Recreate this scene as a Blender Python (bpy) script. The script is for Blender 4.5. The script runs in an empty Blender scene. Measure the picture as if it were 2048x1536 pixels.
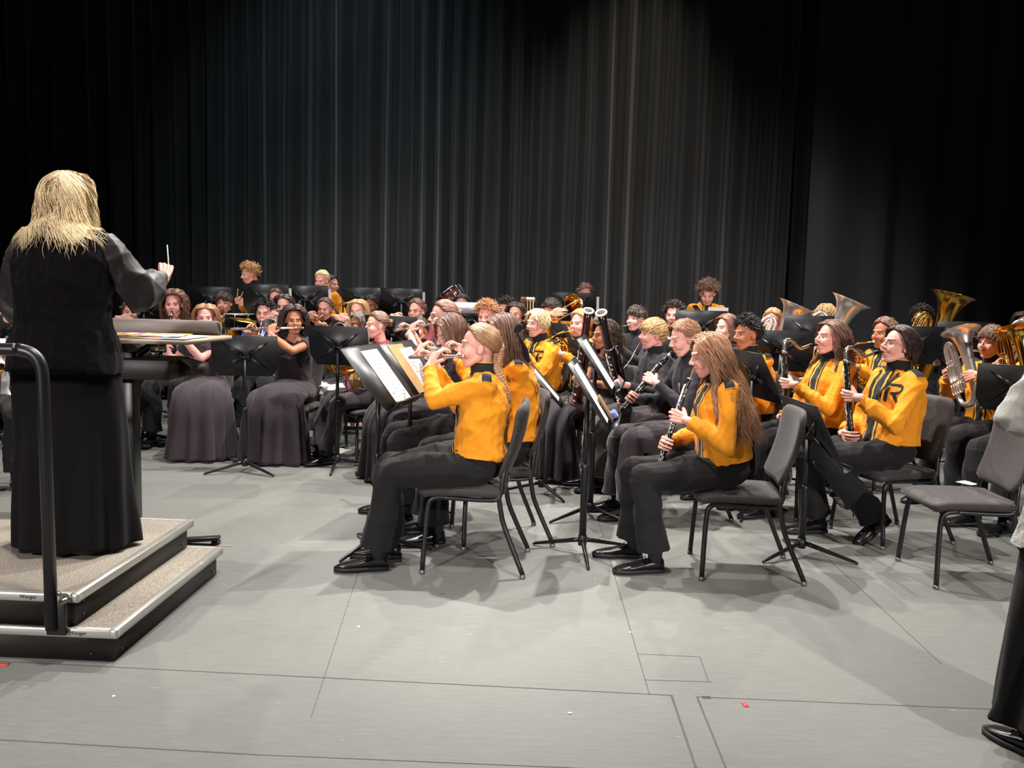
import bpy, math, random
import numpy as np
from math import sin, cos, pi, radians, sqrt
from mathutils import Vector, Matrix
from mathutils.bvhtree import BVHTree

SC = bpy.context.scene
COL = SC.collection

# ------------------------------------------------------------------ camera
F, H, PITCH, ROLL = 1800.0, 1.51, math.atan(192 / 1800.0), 0.027
_f = np.array((0, cos(PITCH), -sin(PITCH))); _r0 = np.array((1.0, 0, 0)); _u0 = np.array((0, sin(PITCH), cos(PITCH)))
_R = cos(ROLL) * _r0 + sin(ROLL) * _u0
_U = -sin(ROLL) * _r0 + cos(ROLL) * _u0
cam_d = bpy.data.cameras.new('camera'); cam = bpy.data.objects.new('camera', cam_d); COL.objects.link(cam)
cam_d.sensor_width = 36; cam_d.lens = 36 * F / 2048; cam_d.clip_end = 100
m = Matrix.Identity(4)
for i in range(3):
    m[i][0], m[i][1], m[i][2] = _R[i], _U[i], -_f[i]
m[2][3] = H
cam.matrix_world = m
SC.camera = cam

def ray(u, v):
    return _f * F + _R * (u - 1024) + _U * (768 - v)
def at(u, v, D):
    """world point seen at photo pixel (u,v) standing D metres up-stage"""
    d = ray(u, v); t = D / d[1]
    return np.array((d[0] * t, D, H + d[2] * t))
def ground(u, v, z=0.0):
    d = ray(u, v); t = (z - H) / d[2]
    return np.array((d[0] * t, d[1] * t, z))

# ------------------------------------------------------------------ world, stage lights, exposure
w = bpy.data.worlds.new('world'); SC.world = w; w.use_nodes = True
w.node_tree.nodes['Background'].inputs[0].default_value = (0.9, 0.95, 1, 1)
w.node_tree.nodes['Background'].inputs[1].default_value = 0.004
SC.view_settings.view_transform = 'Standard'; SC.view_settings.look = 'None'
SC.view_settings.gamma = 1; SC.view_settings.use_curve_mapping = False
SC.view_settings.exposure = 0.15

def spot(name, loc, target, power, size=0.15, cone=70, blend=0.5, col=(1, .96, .9)):
    d = bpy.data.lights.new(name, 'SPOT'); d.energy = power; d.shadow_soft_size = size
    d.spot_size = radians(cone); d.spot_blend = blend; d.color = col
    o = bpy.data.objects.new(name, d); COL.objects.link(o); o.location = loc
    o.rotation_euler = (Vector(target) - Vector(loc)).to_track_quat('-Z', 'Y').to_euler()
    return o
# over-stage battens (down and slightly toward the house)
for x, y, tx, ty, p in ((-4.2, 8.2, -3.0, 6.4, 520), (-.9, 7.1, -.3, 4.9, 1380), (1.0, 7.0, 1.0, 4.8, 1480), (5.0, 7.8, 3.6, 5.5, 600),
                        (-2.2, 11.2, -1.6, 9.2, 700), (2.4, 11.0, 2.0, 9.0, 760)):
    spot('batten_light', (x, y, 6.2), (tx, ty, 0), p, 0.06, 105, 0.5)
# front-of-house lights over the audience
for x, tx, p in ((-5.5, -1.4, 3300), (5.0, 2.0, 3100)):
    spot('front_light', (x, -5.5, 4.0), (tx, 7.4, 0.4), p, 0.2, 38, 0.7, (1, .92, .9))
# wide down light over the apron
spot('apron_light', (-.2, 2.6, 7.0), (0.3, 1.9, 0), 1450, 0.3, 84, 0.9)
# curtain washes
spot('curtain_wash', (1.9, 10.6, 9.2), (1.55, 13.0, 3.4), 900, 0.1, 34, 1.0, (1, .9, .78))
spot('curtain_wash', (-2.4, 9.8, 9.2), (-2.2, 13.0, 2.0), 700, 0.1, 62, 1.0, (.62, .88, 1))

# ------------------------------------------------------------------ materials
MC = {}
def s2l(c):
    return tuple(((x / 255.0) / 12.92 if x / 255.0 <= .04045 else (((x / 255.0) + .055) / 1.055) ** 2.4) for x in c)
def mat(name, col, rough=.6, metal=0.0, kind=None, **k):
    if name in MC: return MC[name]
    m = bpy.data.materials.new(name); m.use_nodes = True; MC[name] = m
    nt = m.node_tree; N = nt.nodes; L = nt.links; b = N['Principled BSDF']
    c = (*s2l(col), 1)
    b.inputs['Base Color'].default_value = c; b.inputs['Roughness'].default_value = rough
    b.inputs['Metallic'].default_value = metal
    tc = N.new('ShaderNodeTexCoord')
    def noise(scale, detail=3, vec=None, rough_=.5):
        n = N.new('ShaderNodeTexNoise'); n.inputs['Scale'].default_value = scale
        n.inputs['Detail'].default_value = detail; n.inputs['Roughness'].default_value = rough_
        L.new(vec or tc.outputs['Object'], n.inputs['Vector']); return n
    def mapping(sc):
        mp = N.new('ShaderNodeMapping'); mp.inputs['Scale'].default_value = sc
        L.new(tc.outputs['Object'], mp.inputs['Vector']); return mp.outputs[0]
    def mix(fac, a, bb):
        x = N.new('ShaderNodeMix'); x.data_type = 'RGBA'
        for s, i in ((fac, 0), (a, 6), (bb, 7)):
            if hasattr(s, 'is_output') or hasattr(s, 'links'): L.new(s, x.inputs[i])
            else: x.inputs[i].default_value = s
        return x.outputs[2]
    def math_(op, a, bb=0.0, clamp=False):
        x = N.new('ShaderNodeMath'); x.operation = op; x.use_clamp = clamp
        for s, i in ((a, 0), (bb, 1)):
            if hasattr(s, 'links'): L.new(s, x.inputs[i])
            else: x.inputs[i].default_value = s
        return x.outputs[0]
    def bump(src, strength, dist=.01):
        x = N.new('ShaderNodeBump'); x.inputs['Strength'].default_value = strength
        x.inputs['Distance'].default_value = dist; L.new(src, x.inputs['Height'])
        L.new(x.outputs[0], b.inputs['Normal'])
    def attr(nm):
        x = N.new('ShaderNodeAttribute'); x.attribute_name = nm; return x
    if kind == 'cloth':
        n = noise(k.get('scale', 9), 4); n2 = noise(260, 2)
        c1 = tuple(min(1, x * 1.12) for x in c[:3]) + (1,); c0 = tuple(x * .85 for x in c[:3]) + (1,)
        L.new(mix(n2.outputs[0], c0, c1), b.inputs['Base Color'])
        bump(n.outputs[0], k.get('bump', .5), .012)
        b.inputs['Sheen Weight'].default_value = k.get('sheen', .25); b.inputs['Sheen Roughness'].default_value = .5; b.inputs['Specular IOR Level'].default_value = k.get('spec', .3)
    elif kind == 'jacket':
        n = noise(7, 3); n2 = noise(300, 2)
        c1 = tuple(min(1, x * 1.08) for x in c[:3]) + (1,); c0 = tuple(x * .88 for x in c[:3]) + (1,)
        base = mix(n2.outputs[0], c0, c1)
        a = attr('band')
        blk = math_('LESS_THAN', a.outputs['Fac'], .5)
        gold = math_('MULTIPLY', math_('GREATER_THAN', a.outputs['Fac'], .38), math_('LESS_THAN', a.outputs['Fac'], .44))
        x = mix(blk, base, (.012, .011, .013, 1))
        L.new(mix(gold, x, (.75, .38, .04, 1)), b.inputs['Base Color'])
        bump(n.outputs[0], .5, .014)
        b.inputs['Sheen Weight'].default_value = .06
    elif kind == 'skin':
        a = attr('feat'); sp = N.new('ShaderNodeSeparateColor'); L.new(a.outputs['Color'], sp.inputs[0])
        n = noise(14, 3)
        c2 = (c[0] * .93, c[1] * .80, c[2] * .76, 1)
        x = mix(n.outputs[0], c, c2)
        lip = (c[0] * .75, c[1] * .38, c[2] * .38, 1)
        x = mix(sp.outputs[0], x, lip)
        x = mix(sp.outputs[1], x, (*s2l(k['brow']), 1))
        x = mix(sp.outputs[2], x, (.42, .37, .35, 1))
        x = mix(a.outputs['Alpha'], x, (.03, .018, .012, 1))
        L.new(x, b.inputs['Base Color'])
        b.inputs['Subsurface Weight'].default_value = 0.0
    elif kind == 'hair':
        n = noise(5, 2); n2 = noise(60, 3, mapping((6, 6, .7)))
        c1 = tuple(min(1, x * 1.35 + .01) for x in c[:3]) + (1,); c0 = tuple(x * .72 for x in c[:3]) + (1,)
        a = attr('var')
        x = mix(n2.outputs[0], c0, c1)
        L.new(mix(math_('MULTIPLY', a.outputs['Fac'], .55), x, c1 if not k.get('dark') else c0), b.inputs['Base Color'])
        b.inputs['Specular IOR Level'].default_value = .5
    elif kind == 'floor':
        n = noise(1.1, 6, None, .6); n2 = noise(9, 6, mapping((1, 5, 1)), .7); n3 = noise(60, 3)
        r = N.new('ShaderNodeValToRGB'); r.color_ramp.elements[0].position = .25; r.color_ramp.elements[1].position = .8
        r.color_ramp.elements[0].color = (c[0] * .68, c[1] * .69, c[2] * .68, 1); r.color_ramp.elements[1].color = (c[0] * 1.16, c[1] * 1.16, c[2] * 1.15, 1)
        L.new(math_('ADD', math_('MULTIPLY', n.outputs[0], .5), math_('MULTIPLY', n2.outputs[0], .5)), r.inputs[0])
        v = N.new('ShaderNodeTexVoronoi'); v.inputs['Scale'].default_value = 2.4; L.new(tc.outputs['Object'], v.inputs['Vector'])
        speck = math_('LESS_THAN', v.outputs['Distance'], .018)
        n4 = noise(2.2, 8, mapping((1, 9, 1)), .75)
        sc = math_('MULTIPLY', math_('GREATER_THAN', n4.outputs[0], .67), .35)
        x = mix(sc, r.outputs[0], (.75, .75, .72, 1))
        L.new(mix(math_('MULTIPLY', speck, .8), x, (.8, .8, .78, 1)), b.inputs['Base Color'])
        bump(n2.outputs[0], .12, .01)
    elif kind == 'grit':
        n = noise(170, 2); r = N.new('ShaderNodeValToRGB')
        r.color_ramp.elements[0].position = .42; r.color_ramp.elements[1].position = .56
        r.color_ramp.elements[0].color = (c[0] * .55, c[1] * .52, c[2] * .5, 1); r.color_ramp.elements[1].color = c
        L.new(n.outputs[0], r.inputs[0]); L.new(r.outputs[0], b.inputs['Base Color']); bump(n.outputs[0], .3, .002)
    elif kind == 'curtain':
        n = noise(1.2, 4, mapping((3, 3, .3)))
        L.new(mix(n.outputs[0], (c[0] * .6, c[1] * .6, c[2] * .6, 1), (c[0] * 1.3, c[1] * 1.3, c[2] * 1.3, 1)), b.inputs['Base Color'])
        b.inputs['Sheen Weight'].default_value = .25; b.inputs['Sheen Roughness'].default_value = .4
    elif kind == 'music':   # staves printed on white paper, local x across (width .216), y up
        sx = N.new('ShaderNodeSeparateXYZ'); L.new(tc.outputs['Object'], sx.inputs[0])
        y = math_('MULTIPLY', sx.outputs[1], 1 / .0235); fr = math_('FRACT', math_('ADD', y, 40.0))
        line = math_('LESS_THAN', math_('FRACT', math_('MULTIPLY', fr, 9.0)), .2)
        inb = math_('LESS_THAN', fr, .555)
        nn = noise(150, 2, mapping((1, .8, 1)))
        note = math_('MULTIPLY', math_('GREATER_THAN', nn.outputs[0], .56), math_('LESS_THAN', fr, .62))
        ax = math_('LESS_THAN', math_('ABSOLUTE', sx.outputs[0]), .098)
        ay = math_('MULTIPLY', math_('LESS_THAN', sx.outputs[1], .125), math_('GREATER_THAN', sx.outputs[1], -.155))
        msk = math_('MULTIPLY', math_('MULTIPLY', ax, ay), math_('MAXIMUM', math_('MULTIPLY', math_('MULTIPLY', line, inb), .7), note))
        L.new(mix(msk, c, (.05, .05, .05, 1)), b.inputs['Base Color'])
    elif kind == 'knit':
        wv = N.new('ShaderNodeTexWave'); wv.inputs['Scale'].default_value = 120; wv.bands_direction = 'DIAGONAL'
        wv.inputs['Distortion'].default_value = 2.5; L.new(tc.outputs['Object'], wv.inputs['Vector'])
        L.new(mix(wv.outputs[0], (c[0] * .55, c[1] * .55, c[2] * .55, 1), c), b.inputs['Base Color']); bump(wv.outputs[0], .8, .004)
    elif kind == 'sequin':
        v = N.new('ShaderNodeTexVoronoi'); v.inputs['Scale'].default_value = 130; L.new(tc.outputs['Object'], v.inputs['Vector'])
        L.new(mix(v.outputs['Distance'], c, (.9, .7, .3, 1)), b.inputs['Base Color']); bump(v.outputs['Color'], 1, .01)
    elif kind == 'wood':
        n = noise(4, 5, mapping((1, 14, 14)), .6)
        L.new(mix(n.outputs[0], (c[0] * .75, c[1] * .74, c[2] * .72, 1), c), b.inputs['Base Color'])
    elif kind == 'cover':
        n = noise(9, 2)
        r = N.new('ShaderNodeValToRGB'); r.color_ramp.elements[0].position = .38; r.color_ramp.elements[1].position = .66
        r.color_ramp.elements[0].color = (.85, .65, .12, 1); r.color_ramp.elements[1].color = (.85, .85, .83, 1)
        e = r.color_ramp.elements.new(.5); e.color = (.55, .12, .05, 1); e = r.color_ramp.elements.new(.56); e.color = (.1, .15, .4, 1)
        L.new(n.outputs[0], r.inputs[0]); L.new(r.outputs[0], b.inputs['Base Color'])
    elif kind == 'dusty':
        n = noise(30, 5, mapping((1, 1, 3)), .7)
        L.new(mix(math_('MULTIPLY', math_('GREATER_THAN', n.outputs[0], .64), .35), c, (.25, .24, .23, 1)), b.inputs['Base Color'])
        n2 = noise(220, 2); bump(n2.outputs[0], .25, .003)
        b.inputs['Sheen Weight'].default_value = .12
    return m

def M_skin(tone, brow):
    tones = {'fair': (230, 174, 158), 'pink': (236, 174, 164), 'light': (218, 160, 140), 'tan': (180, 120, 88), 'brown': (132, 86, 62)}
    return mat('skin_%s_%s' % (tone, brow), tones[tone], .58, kind='skin', brow=HAIRC[brow])
HAIRC = {'blonde': (188, 148, 98), 'pale_blonde': (232, 202, 160), 'dark_blonde': (146, 108, 74), 'brown': (110, 80, 64), 'light_brown': (156, 112, 82),
         'dark_brown': (62, 46, 40), 'black': (30, 25, 26), 'auburn': (122, 82, 64), 'ginger': (176, 124, 82), 'grey': (110, 98, 90)}
def M_hair(c): return mat('hair_' + c, HAIRC[c], .42, kind='hair', dark=c in ('black', 'dark_brown'))
M_black = lambda: mat('black_metal', (22, 22, 24), .38, .0)
M_desk = lambda: mat('desk_black', (26, 26, 28), .42, .0)
M_silver = lambda: mat('silver', (226, 224, 222), .28, .9)
M_chrome = lambda: mat('chrome', (190, 188, 186), .25, 1.0)
M_brass = lambda: mat('brass', (225, 178, 84), .16, 1.0)
M_ebony = lambda: mat('ebony', (14, 13, 15), .22)
M_maple = lambda: mat('red_maple', (58, 20, 16), .18)
M_white = lambda: mat('white_plastic', (235, 235, 230), .4)
M_jacket = lambda: mat('mustard_wool', (232, 146, 6), .85, kind='jacket')
M_trim = lambda: mat('black_trim', (26, 24, 28), .8, kind='cloth', sheen=.05)
M_gold = lambda: mat('gold_braid', (225, 160, 50), .5)
M_pants = lambda: mat('black_wool', (21, 19, 21), .85, kind='cloth', scale=7, bump=.6, sheen=.06)
M_gown = lambda: mat('plum_crepe', (50, 41, 48), .8, kind='cloth', scale=5, bump=.3, sheen=.12)
M_shirt = lambda: mat('black_shirt', (36, 32, 39), .75, kind='cloth', sheen=.1)
M_shoe = lambda: mat('black_leather', (18, 17, 19), .25)
M_sock = lambda: mat('black_knit', (24, 22, 30), .9)
M_paper = lambda: mat('paper', (238, 238, 240), .8)
M_chairfab = lambda: mat('charcoal_shell', (44, 38, 38), .7, kind='dusty')

# ------------------------------------------------------------------ mesh kit
class G:
    """triangle/quad soup collector"""
    def __init__(s): s.v = []; s.f = []; s.n = 0
    def add(s, V, Fc):
        V = np.asarray(V, float).reshape(-1, 3); s.v.append(V)
        s.f += [tuple(i + s.n for i in f) for f in Fc]; s.n += len(V); return s
    def rings(s, R, cap=True, closed=False):
        """R: list of (n,3) rings"""
        n = len(R[0]); k = len(R); V = np.concatenate(R); Fc = []
        for i in range(k - 1 if not closed else k):
            a = i * n; b = ((i + 1) % k) * n
            for j in range(n):
                j2 = (j + 1) % n; Fc.append((a + j, a + j2, b + j2, b + j))
        if cap and not closed:
            Fc.append(tuple(range(n - 1, -1, -1))); Fc.append(tuple((k - 1) * n + j for j in range(n)))
        return s.add(V, Fc)
    def tube(s, P, r, seg=8, cap=True, flat=1.0, up=None):
        P = np.asarray(P, float); k = len(P); r = np.ones(k) * r if np.isscalar(r) else np.asarray(r, float)
        T = np.gradient(P, axis=0); T /= np.maximum(np.linalg.norm(T, axis=1)[:, None], 1e-9)
        u = np.array(up if up is not None else ((0, 0, 1) if abs(T[0][2]) < .9 else (1, 0, 0)), float)
        R = []; a = np.arange(seg) * 2 * pi / seg
        for i in range(k):
            u = u - T[i] * u.dot(T[i]); u /= max(np.linalg.norm(u), 1e-9); w_ = np.cross(T[i], u)
            R.append(P[i] + r[i] * (np.cos(a)[:, None] * w_ + flat * np.sin(a)[:, None] * u))
        return s.rings(R, cap)
    def ball(s, c, r, seg=12, rg=8, rot=None):
        r = np.ones(3) * r; R = []; a = np.arange(seg) * 2 * pi / seg
        V = [np.array([[0, 0, 1.0]])]
        for i in range(1, rg):
            t = pi * i / rg; V.append(np.stack([np.sin(t) * np.cos(a), np.sin(t) * np.sin(a), np.cos(t) * np.ones(seg)], 1))
        V.append(np.array([[0, 0, -1.0]])); V = np.concatenate(V) * r
        if rot is not None: V = V @ np.asarray(rot).T
        V = V + np.asarray(c); Fc = []
        for j in range(seg):
            j2 = (j + 1) % seg; Fc.append((0, 1 + j, 1 + j2)); e = 1 + (rg - 2) * seg; Fc.append((e + j, len(V) - 1, e + j2))
            for i in range(rg - 2):
                q = 1 + i * seg; Fc.append((q + j, q + seg + j, q + seg + j2, q + j2))
        return s.add(V, Fc)
    def caps(s, P, r, seg=12):
        """chain of tapered capsules (for voxel union)"""
        P = [np.asarray(p, float) for p in P]; r = [r] * len(P) if np.isscalar(r) else r
        for i, p in enumerate(P):
            s.ball(p, r[i], seg, max(6, seg // 2))
            if i and np.linalg.norm(P[i] - P[i - 1]) > 1e-4: s.tube([P[i - 1], P[i]], [r[i - 1], r[i]], seg)
        return s
    def box(s, c, d, rot=None, bev=0.0):
        d = np.asarray(d, float) / 2
        if bev <= 0:
            V = np.array([(x, y, z) for x in (-1, 1) for y in (-1, 1) for z in (-1, 1)], float) * d
            Fc = [(0, 1, 3, 2), (4, 6, 7, 5), (0, 4, 5, 1), (2, 3, 7, 6), (0, 2, 6, 4), (1, 5, 7, 3)]
        else:
            def rr(ex, ey, z):
                q = []
                for sx, sy, a0 in ((1, 1, 0), (-1, 1, 90), (-1, -1, 180), (1, -1, 270)):
                    for t in (0, 45, 90):
                        a = radians(a0 + t); q.append((sx * (ex - bev) + bev * cos(a), sy * (ey - bev) + bev * sin(a), z))
                return np.array(q)
            b2 = min(bev, d[2]) * .6
            s2 = lambda e: 1 - b2 / max(e, 1e-6) * .7
            g = G(); R = [rr(d[0] * s2(d[0]), d[1] * s2(d[1]), -d[2]), rr(d[0], d[1], -d[2] + b2), rr(d[0], d[1], d[2] - b2), rr(d[0] * s2(d[0]), d[1] * s2(d[1]), d[2])]
            g.rings(R); V = g.v[0]; Fc = g.f
        if rot is not None: V = V @ np.asarray(rot).T
        return s.add(V + np.asarray(c), Fc)
    def arr(s): return np.concatenate(s.v) if s.v else np.zeros((0, 3))
    def M(s):
        V = s.arr(); lt = np.array([len(f) for f in s.f], np.int32); lv = np.array([i for f in s.f for i in f], np.int32)
        return MM(V, lv, lt)

class MM:
    """array mesh: verts, loop verts, loop totals, optional point attributes"""
    def __init__(s, v, lv, lt, at_=None): s.v = v; s.lv = lv; s.lt = lt; s.a = at_ or {}
    def xf(s, A):
        A = np.asarray(A, float); v = s.v @ A[:3, :3].T + A[:3, 3]; lv = s.lv
        if np.linalg.det(A[:3, :3]) < 0:
            o = MM(v, lv.copy(), s.lt, s.a); st = np.cumsum(s.lt) - s.lt
            for n in np.unique(s.lt):
                ix = st[s.lt == n][:, None] + np.arange(n); o.lv[ix] = o.lv[ix][:, ::-1]
            return o
        return MM(v, lv, s.lt, s.a)
    @staticmethod
    def cat(L):
        off = 0; V = []; lv = []; lt = []; keys = set(k for m_ in L for k in m_.a); A = {k: [] for k in keys}
        for m_ in L:
            V.append(m_.v); lv.append(m_.lv + off); lt.append(m_.lt); off += len(m_.v)
            for k in keys:
                if k in m_.a: A[k].append(m_.a[k])
                else:
                    w_ = next(x.a[k].shape[1:] for x in L if k in x.a); A[k].append(np.zeros((len(m_.v),) + w_))
        return MM(np.concatenate(V), np.concatenate(lv), np.concatenate(lt), {k: np.concatenate(x) for k, x in A.items()})
    def mesh(s, name, smooth=True):
        me = bpy.data.meshes.new(name); me.vertices.add(len(s.v)); me.vertices.foreach_set('co', s.v.astype(np.float32).ravel())
        me.loops.add(len(s.lv)); me.loops.foreach_set('vertex_index', s.lv.astype(np.int32))
        me.polygons.add(len(s.lt)); st = (np.cumsum(s.lt) - s.lt).astype(np.int32); me.polygons.foreach_set('loop_start', st)
        try: me.polygons.foreach_set('loop_total', s.lt.astype(np.int32))
        except Exception: pass
        if smooth: me.polygons.foreach_set('use_smooth', np.ones(len(s.lt), bool))
        me.update(calc_edges=True)
        for k, x in s.a.items():
            if x.ndim == 2: q = me.attributes.new(k, 'FLOAT_COLOR', 'POINT'); q.data.foreach_set('color', x.astype(np.float32).ravel())
            else: q = me.attributes.new(k, 'FLOAT', 'POINT'); q.data.foreach_set('value', x.astype(np.float32))
        return me

def obj(name, g, mt, parent=None, smooth=True, mw=None):
    if isinstance(g, G): g = g.M()
    me = g.mesh(name, smooth) if isinstance(g, MM) else g
    if not me.materials: me.materials.append(mt)
    if smooth and isinstance(g, MM) and smooth == 'auto':
        me.set_sharp_from_angle(angle=radians(40))
    o = bpy.data.objects.new(name, me); COL.objects.link(o)
    if parent is not None: o.parent = parent
    if mw is not None: o.matrix_local = mw
    return o
def tag(o, label=None, cat=None, group=None, kind=None):
    if label: o['label'] = label
    if cat: o['category'] = cat
    if group: o['group'] = group
    if kind: o['kind'] = kind
    return o
def empty(name, loc=(0, 0, 0), rz=0, mw=None):
    o = bpy.data.objects.new(name, None); COL.objects.link(o); o.empty_display_size = .1
    if mw is not None: o.matrix_world = mw
    else: o.location = loc; o.rotation_euler = (0, 0, rz)
    return o
def tree_copy(o, mw):
    c = o.copy(); COL.objects.link(c); c.matrix_world = mw
    for k in ('label', 'group', 'category'):
        if k in c: del c[k]
    for ch in o.children:
        d = ch.copy(); COL.objects.link(d); d.parent = c
        for ch2 in ch.children:
            e = ch2.copy(); COL.objects.link(e); e.parent = d
    return c
PROTO = {}
def proto(key, builder, mw):
    """first use builds the thing itself, later uses copy it with its parts"""
    if key not in PROTO:
        PROTO[key] = builder(); PROTO[key].matrix_world = mw; return PROTO[key]
    return tree_copy(PROTO[key], mw)

def blob(g, vox, smooth=2, fac=.5):
    """voxel-unite overlapping closed volumes into one continuous surface"""
    me = g.M().mesh('tmp', False); o = bpy.data.objects.new('tmp', me); COL.objects.link(o)
    r = o.modifiers.new('r', 'REMESH'); r.mode = 'VOXEL'; r.voxel_size = vox; r.use_smooth_shade = True
    if smooth:
        q = o.modifiers.new('s', 'SMOOTH'); q.factor = fac; q.iterations = smooth
    dg = bpy.context.evaluated_depsgraph_get(); ev = o.evaluated_get(dg); em = ev.to_mesh()
    n = len(em.vertices); V = np.empty(n * 3, np.float32); em.vertices.foreach_get('co', V)
    lv = np.empty(len(em.loops), np.int32); em.loops.foreach_get('vertex_index', lv)
    lt = np.empty(len(em.polygons), np.int32); em.polygons.foreach_get('loop_total', lt)
    ev.to_mesh_clear(); bpy.data.objects.remove(o); bpy.data.meshes.remove(me)
    return MM(V.reshape(-1, 3).astype(float), lv, lt)
def bvh_of(M_):
    st = np.cumsum(M_.lt) - M_.lt; q = [tuple(M_.lv[a:a + n]) for a, n in zip(st, M_.lt)]
    return BVHTree.FromPolygons([tuple(x) for x in M_.v], q)

def vnormals(M_):
    st = np.cumsum(M_.lt) - M_.lt; N_ = np.zeros_like(M_.v)
    for n in np.unique(M_.lt):
        ix = M_.lv[st[M_.lt == n][:, None] + np.arange(n)]
        c = np.cross(M_.v[ix[:, 2]] - M_.v[ix[:, 0]], M_.v[ix[:, min(3, n - 1)]] - M_.v[ix[:, 1]])
        for j in range(n): np.add.at(N_, ix[:, j], c)
    return N_ / np.maximum(np.linalg.norm(N_, axis=1)[:, None], 1e-12)
def wrinkle(M_, amp, seed=0, freq=38, stretch=(1, 1, .45)):
    """folded-cloth relief: a few ridged sine sets warped by each other"""
    rs = np.random.RandomState(seed); P = M_.v * np.array(stretch); d = np.zeros(len(P))
    W = sum(np.sin(P @ (rs.randn(3) * freq * .25) + rs.rand() * 6)[:, None] * rs.randn(3) for _ in range(3)) * .012
    for i in range(5):
        k = rs.randn(3); k = k / np.linalg.norm(k) * freq * (.5 + rs.rand())
        s_ = np.sin((P + W) @ k + rs.rand() * 6.28); d += (1 - np.abs(s_)) ** 2 * (.5 + rs.rand() * .5) - .3
    M_.v = M_.v + vnormals(M_) * (d * amp / 2)[:, None]
    return M_
def rotm(axis, deg): return np.array(Matrix.Rotation(radians(deg), 3, axis))
def nrm(v): v = np.asarray(v, float); return v / max(np.linalg.norm(v), 1e-9)
def frame(X, Z, o=(0, 0, 0)):
    X = nrm(X); Z = np.asarray(Z, float); Z = nrm(Z - X * X.dot(Z)); Y = np.cross(Z, X)
    A = np.eye(4); A[:3, 0] = X; A[:3, 1] = Y; A[:3, 2] = Z; A[:3, 3] = o; return A
def spline(P, n):
    P = np.asarray(P, float); k = len(P); t = np.linspace(0, k - 1, n); out = []
    for x in t:
        i = min(int(x), k - 2); u = x - i; p0 = P[max(i - 1, 0)]; p1 = P[i]; p2 = P[i + 1]; p3 = P[min(i + 2, k - 1)]
        out.append(.5 * (2 * p1 + (p2 - p0) * u + (2 * p0 - 5 * p1 + 4 * p2 - p3) * u * u + (3 * p1 - p0 - 3 * p2 + p3) * u ** 3))
    return np.array(out)
def M4(A): return Matrix([list(r) for r in np.asarray(A)])
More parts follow.
